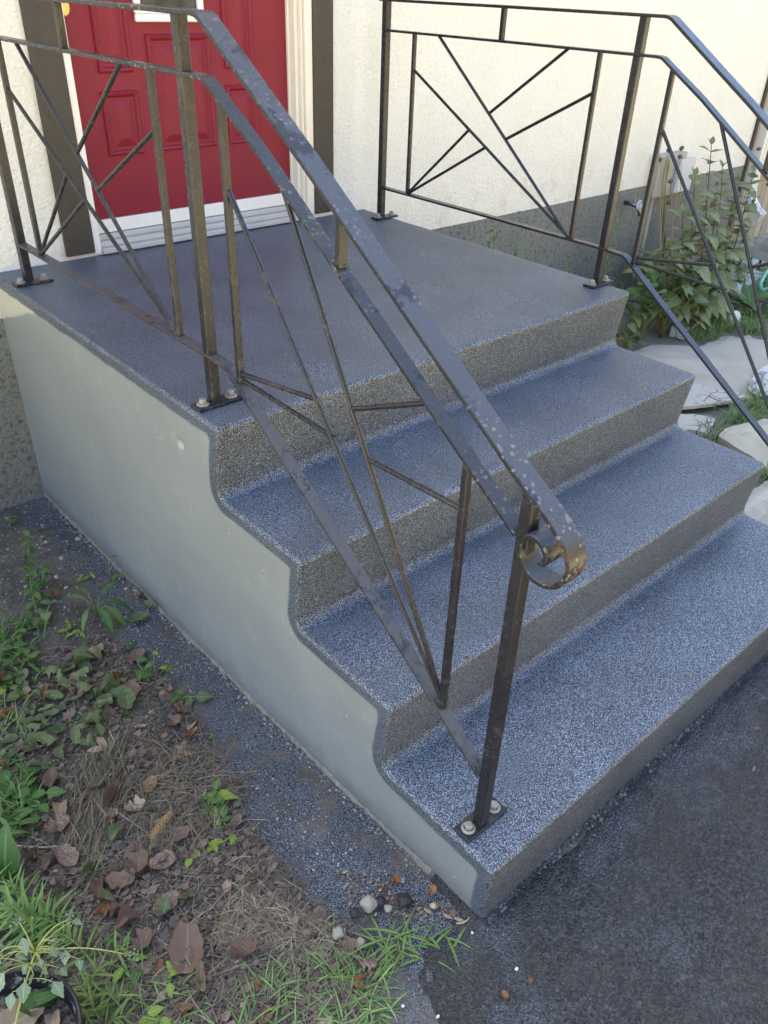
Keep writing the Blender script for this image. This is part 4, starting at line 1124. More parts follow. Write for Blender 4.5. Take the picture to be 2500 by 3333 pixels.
# pebbles
S_ = Strips()
bm = bmesh.new(); bmesh.ops.create_icosphere(bm, subdivisions=1, radius=1); bm.verts.index_update(); IV = [v.co.copy() for v in bm.verts]; IF = [[v.index for v in f.verts] for f in bm.faces]; bm.free()
def pebble(p, r, tone):
    a, b, c = U(.7, 1.2), U(.7, 1.2), U(.45, .8); sd = U(0, 99); vs = []
    for v in IV:
        k = 1+.3*noise.noise(v*1.7+Vector((sd, 0, 0))); vs.append((p.x+v.x*r*a*k, p.y+v.y*r*b*k, gsurf(p)+r*.25+v.z*r*c*k))
    S_.mb.add(vs, IF); S_.tone += [tone]*len(vs)
for x, y in sample([(0, 1640), (130, 1640), (420, 1960), (660, 2200), (620, 2330), (330, 2120), (0, 2060)], 900): pebble(gp(x, y), U(.0012, .0045) if U(0, 1) < .93 else U(.005, .009), min(1, max(0, rnd.gauss(.45, .22))))
for x, y in sample([(680, 2500), (900, 2500), (1300, 2880), (1420, 2960), (1180, 2960), (860, 2760)], 350): pebble(gp(x, y), U(.001, .003), min(1, max(0, rnd.gauss(.55, .25))))
for x, y in sample([(1180, 2980), (1560, 2990), (2500, 2330), (2560, 3400), (1150, 3400)], 700): 
    p = gp(x, y); pebble(Vector((p.x, p.y, 0)), U(.0012, .003), min(1, max(0, rnd.gauss(.22, .2))))
# loose asphalt crumbs along the foot of the lowest step
for k in range(900):
    x = U(-.02, 1.75); p = Vector((x, -2.226-abs(rnd.gauss(0, .018)), 0)); pebble(p, U(.0015, .006), min(1, max(0, rnd.gauss(.12, .15) if U(0, 1) < .80 else .5)))
for k in range(700):
    y = U(-2.2, 0); p = Vector((-.006-abs(rnd.gauss(0, .012)), y, 0)); pebble(p, U(.001, .0045), min(1, max(0, rnd.gauss(.5, .2))))
tag(S_.done('gravel', MAT_PEBBLE), kind='stuff')
# green grass: a ragged mat, one object
S_ = Strips()
def tuft(px, py, n, Lr, wr=(.0018, .0036), spread=.03, tone=(.3, .75), lean=(.3, 1.3)):
    c = gp(px, py); c.z = gsurf(c)
    for k in range(n):
        a = U(0, 6.28); r = abs(rnd.gauss(0, spread)); p = Vector((c.x+math.cos(a)*r, c.y+math.sin(a)*r, c.z))
        S_.blade(p, a+U(-.9, .9), U(*Lr), U(*wr), U(*lean), U(*tone), 4, U(.6, 1.9))
for x, y in sample([(-80, 2930), (330, 3010), (480, 3100), (520, 3230), (760, 3250), (1000, 3150), (1230, 3110), (1240, 3400), (-80, 3400)], 105, lambda x, y: 1 if x > 600 else .35): tuft(x, y, 7, (.025, .085), (.0018, .0042), spread=.02, tone=(.2, .95), lean=(.1, .9))
for x, y in sample([(-80, 2330), (90, 2350), (140, 2500), (110, 2700), (-80, 2760)], 36): tuft(x, y, 8, (.03, .09), spread=.02)
for x, y in sample([(-80, 2080), (110, 2050), (150, 2240), (-80, 2330)], 16): tuft(x, y, 6, (.03, .10), spread=.02)
for x, y in sample([(340, 2180), (470, 2330), (250, 2480), (90, 2420), (90, 2230)], 26): tuft(x, y, 4, (.03, .08), tone=(.25, .6), lean=(.05, .4))
# right side
for x, y in sample([(2235, 1095), (2360, 1005), (2380, 1070), (2330, 1105), (2260, 1125)], 60): tuft(x, y, 9, (.06, .17), (.003, .006), .05, (.45, .95), (.7, 1.5))
for x, y in sample([(2400, 1040), (2500, 1000), (2540, 1100), (2420, 1090)], 45): tuft(x, y, 8, (.05, .14), (.003, .006), .05, (.4, 1.0), (.4, 1.4))
for x, y in sample([(2430, 880), (2540, 880), (2540, 1000), (2440, 990)], 45): tuft(x, y, 8, (.06, .22), (.003, .007), .06, (.3, .85), (.5, 1.4))
for x, y in sample([(2295, 1400), (2400, 1330), (2470, 1290), (2540, 1310), (2540, 1395), (2440, 1392), (2350, 1412), (2330, 1436), (2300, 1440)], 75): tuft(x, y, 8, (.04, .12), (.002, .005), .03, (.25, .8), (.3, 1.4))
for x, y in sample([(2460, 1540), (2540, 1570), (2540, 1610), (2480, 1592)], 14): tuft(x, y, 7, (.05, .14), (.002, .005), .02, (.3, .9), (.5, 1.4))
for x, y in sample([(2010, 1120), (2330, 1000), (2340, 860), (2000, 880)], 60): tuft(x, y, 6, (.06, .2), (.003, .006), .06, (.25, .7), (.5, 1.4))
tag(S_.done('grass', MAT_BLADES), kind='stuff')
# two coarse grass tufts at the asphalt edge
def grass_clump(px, py, label, n, Lr, wr, seed, dirs=None):
    rnd.seed(seed); c = gp(px, py); c.z = max(gsurf(c), -.748)
    root = empty('grass_clump', c, label=label, cat='grass'); 
    for k in range(n):
        a = U(0, 6.28) if not dirs else rnd.choice(dirs)+rnd.gauss(0, .35); L_ = U(*Lr)
        put_leaf(root, GB[rnd.randrange(3)], Vector((U(-.03, .03), U(-.03, .03), 0)), (math.cos(a), math.sin(a), U(.02, .55)), L_, wid=U(*wr)/L_, name='blade')
    return root
blade_w = lambda t: .5*(1-t**2.4)*min(1, .55+t*2) if 0 <= t < 1 else .01
GB = [leaf_mesh('blade', MAT_GRASS, blade_w, 8, fold=.02, droop=d_, seed=i) for i, d_ in enumerate((.35, .6, .85))]
grass_clump(1298, 3090, 'coarse green grass clump spreading over the asphalt edge', 44, (.04, .125), (.0028, .0052), 5)
grass_clump(1425, 3082, 'small grass sprig with broad blades on bare asphalt', 12, (.04, .10), (.0035, .0065), 8, [-.2, -1.1, .9, -1.6])
grass_clump(1150, 3190, 'sprawling grass clump with seed head left of the asphalt', 40, (.04, .12), (.0025, .0045), 9)
rnd.seed(21)

# ------------------------------------------------------------------ weeds on the left
def sprig(px, py, label, stems_, keys, szr, name='weed', pair=True, mat=ST_GREEN, r=.0022, gap=.028, t0=.2, up=.1):
    b = gp(px, py); b.z = gsurf(b)-.003; root = empty(name, b, label=label, cat='weed')
    for tx, ty, h in stems_:
        tip = gp(tx, ty, h)-b; P = curve_pts((0, 0, 0), tip, (U(-.01, .01), U(-.01, .01), .3*tip.length*.15), 8); stem(root, P, r, r*.5, mat, 'stem', 5)
        L_ = tip.length; k = max(2, int(L_/gap)); ang = U(0, 3)
        for i in range(k):
            t = t0+(1-t0)*(i+1)/k; ang += 1.57+U(-.3, .3)
            for sg in ((0, math.pi) if pair else (0,)):
                d = Vector((math.cos(ang+sg), math.sin(ang+sg), up+U(-.2, .3)))
                ms = LM[keys[rnd.randrange(len(keys))]]; put_leaf(root, ms[rnd.randrange(len(ms))], at(P, t), d, U(*szr)*(1.15-.4*t), roll=U(-.35, .35))
    return root
sprig(118, 1990, 'upright leafy weed with toothed leaves near the foundation corner', [(95, 1745, .17), (150, 1850, .10), (125, 1900, .08)], ['ov'], (.030, .048), gap=.022)
sprig(30, 1712, 'tiny sprout against the foundation at the left edge', [(28, 1675, .05), (45, 1690, .03)], ['ov'], (.012, .020), gap=.014)
sprig(130, 2045, 'weed with smooth oval leaves at the edge of the litter', [(105, 1930, .07), (165, 1960, .06), (120, 2020, .05), (90, 2030, .03)], ['ov', 'dark'], (.035, .05), gap=.03)
b = gp(318, 2010)
lanc = empty('lance_leaf_weed', b, label='weed with long arching lance leaves beside the painted side', cat='weed')
for (tx, ty, h), sz in [((270, 1945, .045), .085), ((395, 2030, .01), .10), ((350, 2040, .01), .10), ((355, 1950, .05), .08), ((245, 1975, .03), .07), ((380, 1985, .03), .09), ((275, 2050, .02), .07)]:
    d = gp(tx, ty, h)-b; base_ = Vector((0, 0, .002)); mid_ = d*.45+Vector((0, 0, .055))
    stem(lanc, curve_pts(base_, mid_, (0, 0, .012), 5), .0018, .0014, ST_GREEN, 'stem', 5)
    put_leaf(lanc, LM['lan'][rnd.randrange(3)], mid_, (d-mid_*.6)+Vector((0, 0, .02)), sz, wid=1.1)
sprig(362, 1880, 'small two-leaf sprout standing by the painted side', [(358, 1815, .06), (385, 1875, .02)], ['lan', 'ov'], (.028, .04), pair=False, gap=.03)
sprig(275, 1895, 'tiny yellow-green sprout on the sprayed soil', [(262, 1878, .02), (300, 1870, .02)], ['yel'], (.018, .026), gap=.03)
sprig(225, 2065, 'yellowing little weed in front of the lance-leaved weed', [(222, 2030, .02), (262, 2060, .01)], ['yel'], (.02, .032), gap=.03)
sprig(425, 2110, 'single small leaf sprout on the speckled soil', [(420, 2080, .02), (430, 2100, .015)], ['ov'], (.022, .03), pair=False, gap=.02)
sprig(285, 2130, 'pair of narrow upright leaves in the litter', [(282, 2100, .02), (298, 2125, .02)], ['lan'], (.03, .04), pair=False, gap=.03, up=.9)
sprig(505, 2200, 'sprig of fresh toothed leaves close to the concrete lip', [(500, 2120, .06), (560, 2165, .03), (445, 2150, .03), (490, 2190, .02)], ['ov', 'yel'], (.034, .05), pair=False, gap=.035)
sprig(590, 2280, 'dark-leaved seedling lying on the overspray', [(640, 2270, .02), (575, 2245, .02)], ['dark', 'ov'], (.045, .065), pair=False, gap=.045)
sprig(700, 2425, 'lone small leaf standing on the blue-grey overspray', [(698, 2390, .02)], ['ov'], (.024, .03), pair=False, gap=.025)
sprig(712, 2650, 'mint-like sprig with toothed leaves below the overspray', [(700, 2570, .03), (730, 2600, .03), (680, 2600, .02), (725, 2670, .01)], ['ov', 'yel'], (.03, .048), gap=.04)
sprig(700, 2770, 'yellow-green toothed sprig right of the pine cone', [(625, 2795, .02), (760, 2715, .02), (690, 2740, .02)], ['yel'], (.030, .042), pair=False, gap=.026)
sprig(385, 3055, 'clover-like seedling beside the big dead leaf', [(375, 3035, .02), (405, 3060, .02), (360, 3065, .02)], ['ov'], (.018, .026), pair=False, gap=.02)
sprig(560, 3165, 'toothed seedling growing over the big dead leaf edge', [(580, 3155, .02), (550, 3200, .02), (590, 3180, .01)], ['yel', 'ov'], (.025, .04), pair=False, gap=.03)
sprig(500, 3330, 'bright toothed seedling at the bottom edge', [(480, 3300, .02), (530, 3310, .02), (450, 3330, .01), (560, 3325, .01)], ['yel'], (.03, .045), pair=False, gap=.03)
sprig(440, 3180, 'broad toothed seedling beside the black pot plant', [(400, 3150, .02), (430, 3120, .02), (420, 3200, .01)], ['yel', 'ov'], (.035, .05), pair=False, gap=.03)
sprig(40, 2640, 'low patch of lance-shaped green leaves at the left edge', [(0, 2660, .05), (70, 2500, .04), (150, 2580, .03), (20, 2720, .03), (30, 2540, .05), (90, 2560, .04), (130, 2620, .03), (60, 2680, .03), (10, 2600, .04), (110, 2680, .02), (-20, 2560, .04)], ['lan', 'lan', 'ov'], (.045, .075), pair=True, gap=.03)
sprig(20, 2110, 'tangled green weed at the left edge above the litter', [(100, 2140, .04), (130, 2190, .03), (90, 2000, .05), (0, 2150, .06), (60, 2050, .04), (10, 2000, .05), (70, 2110, .03), (-30, 2060, .04), (40, 2170, .03), (-20, 2180, .03)], ['ov', 'lan'], (.035, .055), gap=.035)
sprig(10, 2230, 'pale leafy weed low at the left edge', [(40, 2200, .03), (60, 2250, .02), (-20, 2210, .03), (-10, 2280, .02)], ['ov', 'yel'], (.03, .05), gap=.035)
b = gp(22, 2870); dk = empty('dock_plant', b, label='upright dock leaf with pale midrib at the left edge', cat='weed')
for tx, ty, h, sz in ((8, 2730, .10, .13), (-40, 2840, .06, .10), (35, 2840, .04, .06)):
    d = gp(tx, ty, h)-b; put_leaf(dk, LM['dock'][0], (0, 0, .004), d, sz, wid=1.2)
for (bx, by), (tx, ty, h), lab, sz in [((175, 3010), (25, 2960, .10), 'feathery goldenrod shoot above the black pot', .075), ((330, 3330), (255, 3200, .03), 'feathery shoot right of the black pot', .05), ((400, 3290), (335, 3230, .04), 'short feathery shoot beside the bright seedling', .05),
                                       ((180, 3080), (-30, 2960, .06), 'spreading feathery shoot at the left edge above the pot', .07), ((300, 3130), (200, 3040, .05), 'narrow-leaved shoot behind the pot plant', .06), ((330, 3360), (420, 3310, .02), 'feathery shoot at the bottom edge', .05),
                                       ((120, 2960), (30, 2880, .08), 'topmost feathery shoot above the pot, below the dock leaf', .06), ((250, 3060), (120, 2985, .07), 'feathery shoot leaning left over the middle of the pot plant', .065), ((290, 3230), (330, 3150, .05), 'upright feathery shoot between pot and bright seedling', .05),
                                       ((-20, 2930), (-60, 2850, .08), 'feathery shoot cut by the left edge below the dock leaf', .06), ((360, 3130), (420, 3090, .03), 'low feathery shoot left of the largest dead leaf', .045), ((240, 3270), (300, 3330, .02), 'feathery shoot drooping over the pot rim on the right', .055)]:
    base_ = gp(bx, by); feather(None, gp(tx, ty, h), lab, sz*1.1, step_=.0036, base=base_, n0=.05, r=.0022, curve=(0, 0, .02))

# ------------------------------------------------------------------ fallen leaves
def dead_mesh(name, mat, wf, curl, fold, seed, n=9, jag=.12):
    """curled dry leaf, unit length, lying along x"""
    rr_ = random.Random(seed); vs = []; uv = []
    for i in range(n+1):
        t = i/n
        for j in range(-2, 3):
            hw = wf(t)*(1+rr_.uniform(-jag, jag)*(abs(j) == 2)); y = hw*j/2
            z = curl[0]*(t-.5)**2*2 + abs(y)*fold + curl[1]*(y*y)*4 + .10*noise.noise(Vector((t*3.5, y*5, seed*3.1))) + .05*noise.noise(Vector((t*9, y*12, seed*1.7)))
            yy = y*math.cos(curl[1]*y*2)
            vs.append((t-.5, yy+.05*curl[2]*math.sin(t*4), z)); uv.append((t, .5+j*.25))
    fs = [(i*5+j, (i+1)*5+j, (i+1)*5+j+1, i*5+j+1) for i in range(n) for j in range(4)]
    zmin = min(v[2] for v in vs); vs = [(a, b, c-zmin) for a, b, c in vs]
    me = bpy.data.meshes.new(name); me.from_pydata(vs, [], fs); me.materials.append(mat)
    ul = me.uv_layers.new(name='UVMap')
    for l in me.loops: ul.data[l.index].uv = uv[l.vertex_index]
    me.polygons.foreach_set('use_smooth', [True]*len(me.polygons)); me.update(); return me
broad = lambda t: .40*(math.sin(math.pi*min(1, t*.93+.05))**.55)*(1-.12*t)
lobed = lambda t: .36*(math.sin(math.pi*min(1, t*.92+.06))**.6)*(1+.30*math.sin(t*19))
slim = lambda t: .17*math.sin(math.pi*min(1, t*.94+.04))**.7
DM = {}
for nm, mt in (('brown', LF_BROWN), ('rust', LF_RUST), ('tan', LF_TAN), ('green', LF_WILT)):
    DM[nm] = [dead_mesh('leaf_blade', mt, broad, (.25, .3, 0), .10, 1), dead_mesh('leaf_blade', mt, lobed, (.45, .25, .5), .12, 2, jag=.25), dead_mesh('leaf_blade', mt, broad, (-.3, .7, .3), .25, 3), dead_mesh('leaf_blade', mt, slim, (.5, 1.8, .8), .5, 4), dead_mesh('leaf_blade', mt, lobed, (.1, -.3, -.6), .05, 5, 10, .3)]
GRP = 'fallen leaves in the litter left of the steps'
def fallen(px, py, size_px, kind, shape, label, rot=None, wid=1.0, tilt=.12, lift=.006, group=GRP):
    p = gp(px, py); p.z = gsurf(p)+lift; dist_ = (p-CAM).dot(FWD); L_ = size_px*dist_/FPX
    me = DM[kind][shape]; o_ = bpy.data.objects.new('fallen_leaf', me); COL.objects.link(o_)
    o_.location = p; o_.rotation_euler = (U(-tilt, tilt), U(-tilt, tilt), U(0, 6.28) if rot is None else rot); o_.scale = (L_, L_*wid, L_*U(.7, 1.7))
    return tag(o_, label, 'leaf', group)
MAIN = [  # px, py, size, kind, shape, label, world heading
    (612, 3105, 150, 'brown', 0, 'largest reddish-brown round dead leaf near the bottom', 1.0), (545, 2955, 95, 'brown', 0, 'pinkish-brown dead leaf with a green scrap on it', .4),
    (795, 3110, 85, 'brown', 1, 'reddish lobed dead leaf right of the largest leaf', 2.2), (455, 2832, 95, 'brown', 1, 'dark brown lobed dead leaf below the pine cone', .9),
    (530, 2818, 80, 'brown', 0, 'mauve-brown dead leaf directly below the pine cone', 2.8), (592, 2735, 70, 'brown', 0, 'reddish dead leaf to the right of the pine cone', .2),
    (372, 2612, 95, 'brown', 3, 'dark curled dead leaf rolled lengthwise in the stems', .75), (365, 2658, 48, 'tan', 0, 'small pale tan leaf under the curled dark one', 1.9),
    (445, 2645, 65, 'tan', 1, 'pale ragged tan leaf left above the pine cone', .1), (494, 2567, 60, 'rust', 0, 'rusty oval dead leaf in the middle of the stems', .9),
    (95, 2450, 95, 'brown', 3, 'grey-brown leaf folded lengthwise at the left', 2.4), (172, 2550, 70, 'brown', 0, 'pinkish-brown leaf left of the stem bundle', 1.1),
    (203, 2653, 62, 'tan', 2, 'tan leaf tilted against the stem bundle', 1.2), (193, 2708, 78, 'brown', 1, 'crumpled brown leaf below the tan tilted leaf', .2),
    (222, 2800, 84, 'brown', 0, 'brown leaf with upturned point lower left', 1.6), (150, 2273, 70, 'rust', 3, 'rust-orange curled leaf in the green litter', 1.1),
    (258, 2238, 62, 'tan', 0, 'tan broad leaf at the top of the litter', 2.5), (285, 2262, 58, 'brown', 2, 'brown cupped leaf beside the tan broad leaf', .4),
    (430, 2258, 72, 'brown', 0, 'brown leaf under the pale green heart-shaped leaf', 1.3), (30, 2338, 58, 'rust', 3, 'flat rusty strip leaf at the left edge', .3),
    (12, 2235, 58, 'brown', 2, 'brown leaf cut by the left edge of the view', .6), (80, 2268, 44, 'tan', 0, 'small tan leaf left of the curled rust one', 2.9),
    (580, 2322, 48, 'rust', 3, 'rusty narrow leaf by the overspray', 1.5), (572, 2365, 56, 'brown', 1, 'ragged brown leaf at the overspray edge', .7),
    (612, 2472, 36, 'rust', 0, 'small orange-brown leaf among the twigs', 2.0), (395, 2878, 88, 'brown', 1, 'dark lobed leaf at the end of the stem bundle', 2.6),
    (330, 2905, 60, 'brown', 2, 'folded brown leaf left of the dark lobed leaf', 1.0), (185, 1945, 34, 'rust', 1, 'orange-brown torn leaf on bare soil near the weeds', 1.4),
    (465, 1960, 40, 'brown', 3, 'dark brown rolled leaf against the concrete lip', .8), (660, 3210, 110, 'tan', 3, 'long pale bark strip beside the largest leaf', 1.15),
    (470, 3085, 82, 'brown', 1, 'brown leaf with pale torn edge above the seedling', .5), (420, 3010, 72, 'brown', 2, 'dark curled leaf behind the clover-like seedling', -.1),
    (740, 2895, 40, 'tan', 0, 'tan pointed scrap leaf on the grey soil', .9), (1290, 2872, 34, 'rust', 1, 'rust-brown fragment near the white stone', 1.5), (1408, 2912, 34, 'rust', 1, 'rust-brown fragment under the lip corner', .4),
    (450, 2150, 60, 'brown', 0, 'brown leaf lying at the upper litter edge', .3), (545, 2040, 0, 'brown', 0, None, 0)]
for a in MAIN:
    if a[5]: fallen(a[0], a[1], a[2]*1.05, a[3], a[4], a[5], a[6], lift=.010)
GREEN = [(420, 2300, 84, 'green', 0, 'pale green heart-shaped fallen leaf with clear veins', 1.2), (345, 2305, 58, 'green', 0, 'round dark green fallen leaf left of the heart-shaped one', .5),
         (212, 2250, 50, 'green', 2, 'grey-green fallen leaf with whitish bloom', 2.0), (385, 2725, 60, 'green', 2, 'green fallen leaf under the curled brown leaves', .3),
         (540, 2975, 66, 'green', 1, 'bright toothed leaf scrap lying on the pinkish-brown leaf', .8), (610, 2935, 60, 'green', 3, 'narrow green leaf across the pinkish-brown leaf', -.4),
         (455, 2025, 66, 'green', 0, 'flat dark green leaf beside the lance-leaved weed', .1), (483, 1985, 40, 'green', 0, 'small pale green leaf against the concrete lip', 1.6)]
for a in GREEN: fallen(a[0], a[1], a[2], a[3], a[4], a[5], a[6], lift=.016)
SCAT = []
for x, y in sample(LITTER, 170, lambda x, y: 1 if y > 2300 else .8):
    k, sh, sz = rnd.choice(['brown', 'brown', 'brown', 'rust', 'tan', 'brown']), rnd.randrange(5), U(20, 62)
    SCAT.append((fallen(x, y, sz, k, sh, '', lift=U(-.004, .008), tilt=.5), x, y, k, sh, sz))
for x, y in sample([(0, 2230), (330, 2120), (430, 2260), (330, 2420), (200, 2480), (100, 2560), (-60, 2560)], 70):
    k, sh, sz = 'green', rnd.choice([0, 2, 0, 4]), U(36, 66); SCAT.append((fallen(x, y, sz, k, sh, '', lift=U(.004, .022), tilt=.4, wid=U(.6, 1)), x, y, k, sh, sz))
for x, y in sample([(-40, 2700), (190, 2760), (420, 2960), (330, 3010), (-40, 2950)], 24):
    k, sh, sz = rnd.choice(['green', 'brown']), rnd.choice([0, 2, 3]), U(36, 66); SCAT.append((fallen(x, y, sz, k, sh, '', lift=U(.004, .015), tilt=.4, wid=U(.5, .9)), x, y, k, sh, sz))
LAND = [((528, 2700), 'the golden-brown pine cone'), ((388, 2228), 'the orange pine cone'), ((612, 3105), 'the largest dead leaf'), ((545, 2955), 'the leaf with the green scrap'), ((372, 2612), 'the dark rolled leaf'),
        ((352, 2445), 'the tan maple seed wings'), ((20, 2790), 'the upright dock leaf'), ((100, 3180), 'the black pot'), ((712, 2630), 'the mint-like sprig'), ((505, 2160), 'the fresh toothed sprig'), ((420, 2300), 'the heart-shaped green leaf'),
        ((250, 2600), 'the combed dry stems'), ((130, 2020), 'the smooth oval-leaved weed'), ((160, 2270), 'the rust-orange curled leaf'), ((1200, 2958), 'the largest white stone'), ((930, 3020), 'the pale straw patch'), ((60, 2620), 'the patch of lance leaves'), ((795, 3110), 'the reddish lobed leaf'), ((690, 2770), 'the yellow-green toothed sprig'), ((222, 2800), 'the brown leaf with upturned point')]
def relative(x, y, skip=0):
    q = sorted(LAND, key=lambda l: (l[0][0]-x)**2+(l[0][1]-y)**2)[skip]; dx, dy = x-q[0][0], y-q[0][1]; dd = math.hypot(dx, dy)
    far_ = 'close ' if dd < 55 else 'well ' if dd > 140 else ''
    w_ = ('right of' if dx > 0 else 'left of') if abs(dx) > 1.6*abs(dy) else ('below' if dy > 0 else 'above') if abs(dy) > 1.6*abs(dx) else (('below' if dy > 0 else 'above')+(' and right of' if dx > 0 else ' and left of'))
    return far_+w_+' '+q[1]
USED = {}
def unique(base_, x, y):
    for sk in range(12):
        l_ = base_+' '+relative(x, y, sk)
        if l_ not in USED: USED[l_] = 1; return l_
    return l_
for o_, x, y, k, sh, sz in SCAT:
    look = {'brown': 'brown', 'rust': 'rust-orange', 'tan': 'pale tan', 'green': 'wilted green'}[k]; shp = ('rounded', 'lobed', 'cupped', 'rolled', 'flat ragged')[sh]
    o_['label'] = unique(('small ' if sz < 45 else '') + look+' '+shp+' leaf', x, y)
# maple seed pair, seeds, chips
def samara(px, py, size_px, ang, label, kind='tan'):
    p = gp(px, py); p.z = gsurf(p)+.010; L_ = size_px*((p-CAM).dot(FWD))/FPX
    root = empty('maple_seed', p, ang, label=label, cat='seed')
    for sg in (1, -1):
        put_leaf(root, LM_S, (0, 0, 0), (math.cos(sg*.5), math.sin(sg*.5), .35), L_, wid=1.0, name='wing')
    return root
LM_S = leaf_mesh('wing', LF_TAN, lambda t: .05+.17*math.sin(math.pi*t**1.3) if 0 < t < 1 else .03, 7, fold=.1, droop=.2)
samara(352, 2445, 62, 2.2, 'pair of tan maple seed wings standing in the dry stems')
for i, (x, y, k) in enumerate([(1378, 2968, 32), (1440, 2985, 34), (1475, 2998, 38)]):
    p = gp(x, y); p.z = max(gsurf(p), -.746)+.004; L_ = k*((p-CAM).dot(FWD))/FPX
    o_ = bpy.data.objects.new('seed_husk', LM_H) if i else None
    if not i:
        LM_H = leaf_mesh('seed_husk', LF_TAN, lambda t: .16*math.sin(math.pi*t)+.02, 6, fold=-.3, droop=.1); o_ = bpy.data.objects.new('seed_husk', LM_H)
    COL.objects.link(o_); o_.location = p; o_.rotation_euler = (0, 0, (-1.3, -1.15, -.9)[i]); o_.scale = (L_, L_, L_)
    tag(o_, ('pale seed husk farthest from the lip corner', 'pale seed husk between the two others by the lip corner', 'pale seed husk closest to the lip corner')[i], 'seed', 'seed husks by the lip corner')
# twigs
def twig(pts, r, label, mat=None, lift=.008):
    P = [gp(x, y, lift) for x, y in pts]
    for p in P: p.z = gsurf(p)+lift
    Q = []
    for i in range(len(P)-1):
        p0, p1, p2, p3 = P[max(i-1, 0)], P[i], P[i+1], P[min(i+2, len(P)-1)]
        for q_ in range(4):
            t = q_/4; Q.append(.5*((2*p1)+(p2-p0)*t+(2*p0-5*p1+4*p2-p3)*t*t+(3*p1-p0-3*p2+p3)*t**3)+Vector((U(-1, 1), U(-1, 1), U(-1, 1)))*r*.4)
    Q.append(P[-1]); o0 = Q[0].copy(); s = MB(); N = len(Q); s.tube([q-o0 for q in Q], 0, 6, rads=[r*(1-.5*i/N) for i in range(N)])
    o_ = s.build('twig', mat or MAT_TWIG, None, smooth=True, loc=o0); return tag(o_, label, 'twig')
MAT_TWIG = simple('twig_bark', (.13, .10, .07), .85, .6, 300, .001, .35)
MAT_TWIGP = simple('pale_twig', (.30, .245, .17), .8, .5, 300, .001, .3)
twig([(430, 2580), (520, 2530), (620, 2510), (720, 2490)], .0018, 'long thin dry twig running towards the overspray')
twig([(470, 2690), (560, 2620), (640, 2565), (720, 2500)], .0022, 'dark straight twig slanting up from the pine cone')
twig([(480, 2280), (492, 2330), (485, 2390), (500, 2430)], .0030, 'brown bent root twig above the dry stems')
twig([(505, 2175), (530, 2220), (555, 2260)], .0028, 'curved brown twig beside the toothed sprig')
twig([(10, 2745), (110, 2760), (190, 2755), (230, 2748)], .0028, 'pale brown root lying left below the stem bundle', MAT_TWIGP)
twig([(250, 2780), (360, 2785), (440, 2778), (510, 2775)], .0020, 'pair-like straight twig under the stem bundle')
twig([(640, 2330), (655, 2380), (672, 2440), (675, 2500)], .0018, 'dark twig lying down the overspray edge')
twig([(610, 2350), (615, 2420), (628, 2500)], .0014, 'thin twig left of the dark twig', MAT_TWIGP)
twig([(760, 2690), (800, 2665), (870, 2668)], .0014, 'pale forked twig tip on the grey soil', MAT_TWIGP)
twig([(280, 2900), (325, 2800), (350, 2740), (372, 2700)], .0034, 'bright green cut stem standing out in the litter', ST_GREEN)
twig([(655, 2560), (690, 2620), (640, 2690)], .0012, 'thin wiry twig near the mint-like sprig')
twig([(1060, 3222), (1110, 3280), (1160, 3340)], .0018, 'straight pale stalk across the grass at the bottom', MAT_TWIGP)
twig([(1240, 3180), (1205, 3260), (1215, 3330)], .0018, 'pale dry stalk beside the coarse grass clump', MAT_TWIGP)
twig([(1485, 3005), (1515, 3000), (1530, 2978), (1525, 2962)], .0022, 'curled pale stalk at the lip corner', MAT_TWIGP)
# pine cones
def cone(px, py, length_px, heading, label, k_=1.0):
    p = gp(px, py); L_ = length_px*((p-CAM).dot(FWD))/FPX; p.z = gsurf(p)+.014
    root = empty('pine_cone', p, heading, label=label, cat='pine cone')
    s = MB(); s.tube([(-L_/2, 0, 0), (-L_*.3, 0, 0), (L_*.3, 0, 0), (L_/2, 0, 0)], 0, 8, rads=[L_*.05, L_*.11, L_*.10, L_*.02]); s.build('core', MAT_CONE, root, smooth=True)
    s = MB(); s.add([(0, -.5, 0), (.6, -.55, .10), (1, -.25, .22), (1.05, 0, .30), (1, .25, .22), (.6, .55, .10), (0, .5, 0), (.75, 0, .26), (0, 0, .08)], [(0,1,7,8), (1,2,3,7), (3,4,5,7), (5,6,8,7)])
    me = s.mesh('scale', MAT_CONE, True, False)
    rows = 13
    for i in range(rows):
        t = i/(rows-1); x = -L_*.46+L_*.88*t; R_ = L_*.155*math.sin(math.pi*(.16+.78*t))**.8
        n = 8
        for k in range(n):
            a = 2*math.pi*(k+.5*(i % 2))/n
            d = Vector((.75, math.cos(a)*.8, math.sin(a)*.8)); put_leaf(root, me, (x, math.cos(a)*R_*.55, math.sin(a)*R_*.55), d, L_*.105, up=Vector((-.3, math.cos(a), math.sin(a))), wid=.95, name='scale')
    return root
MAT_CONE = simple('pine_cone_scale', (.33, .19, .075), .7, .5, 200, .001, .3)
a, b = gp(495, 2740), gp(560, 2655); cone(528, 2700, 108, math.atan2(b.y-a.y, b.x-a.x), 'golden-brown pine cone lying in the litter')
a, b = gp(385, 2195), gp(392, 2260); cone(388, 2228, 74, math.atan2(b.y-a.y, b.x-a.x), 'orange pine cone half hidden at the top of the litter')
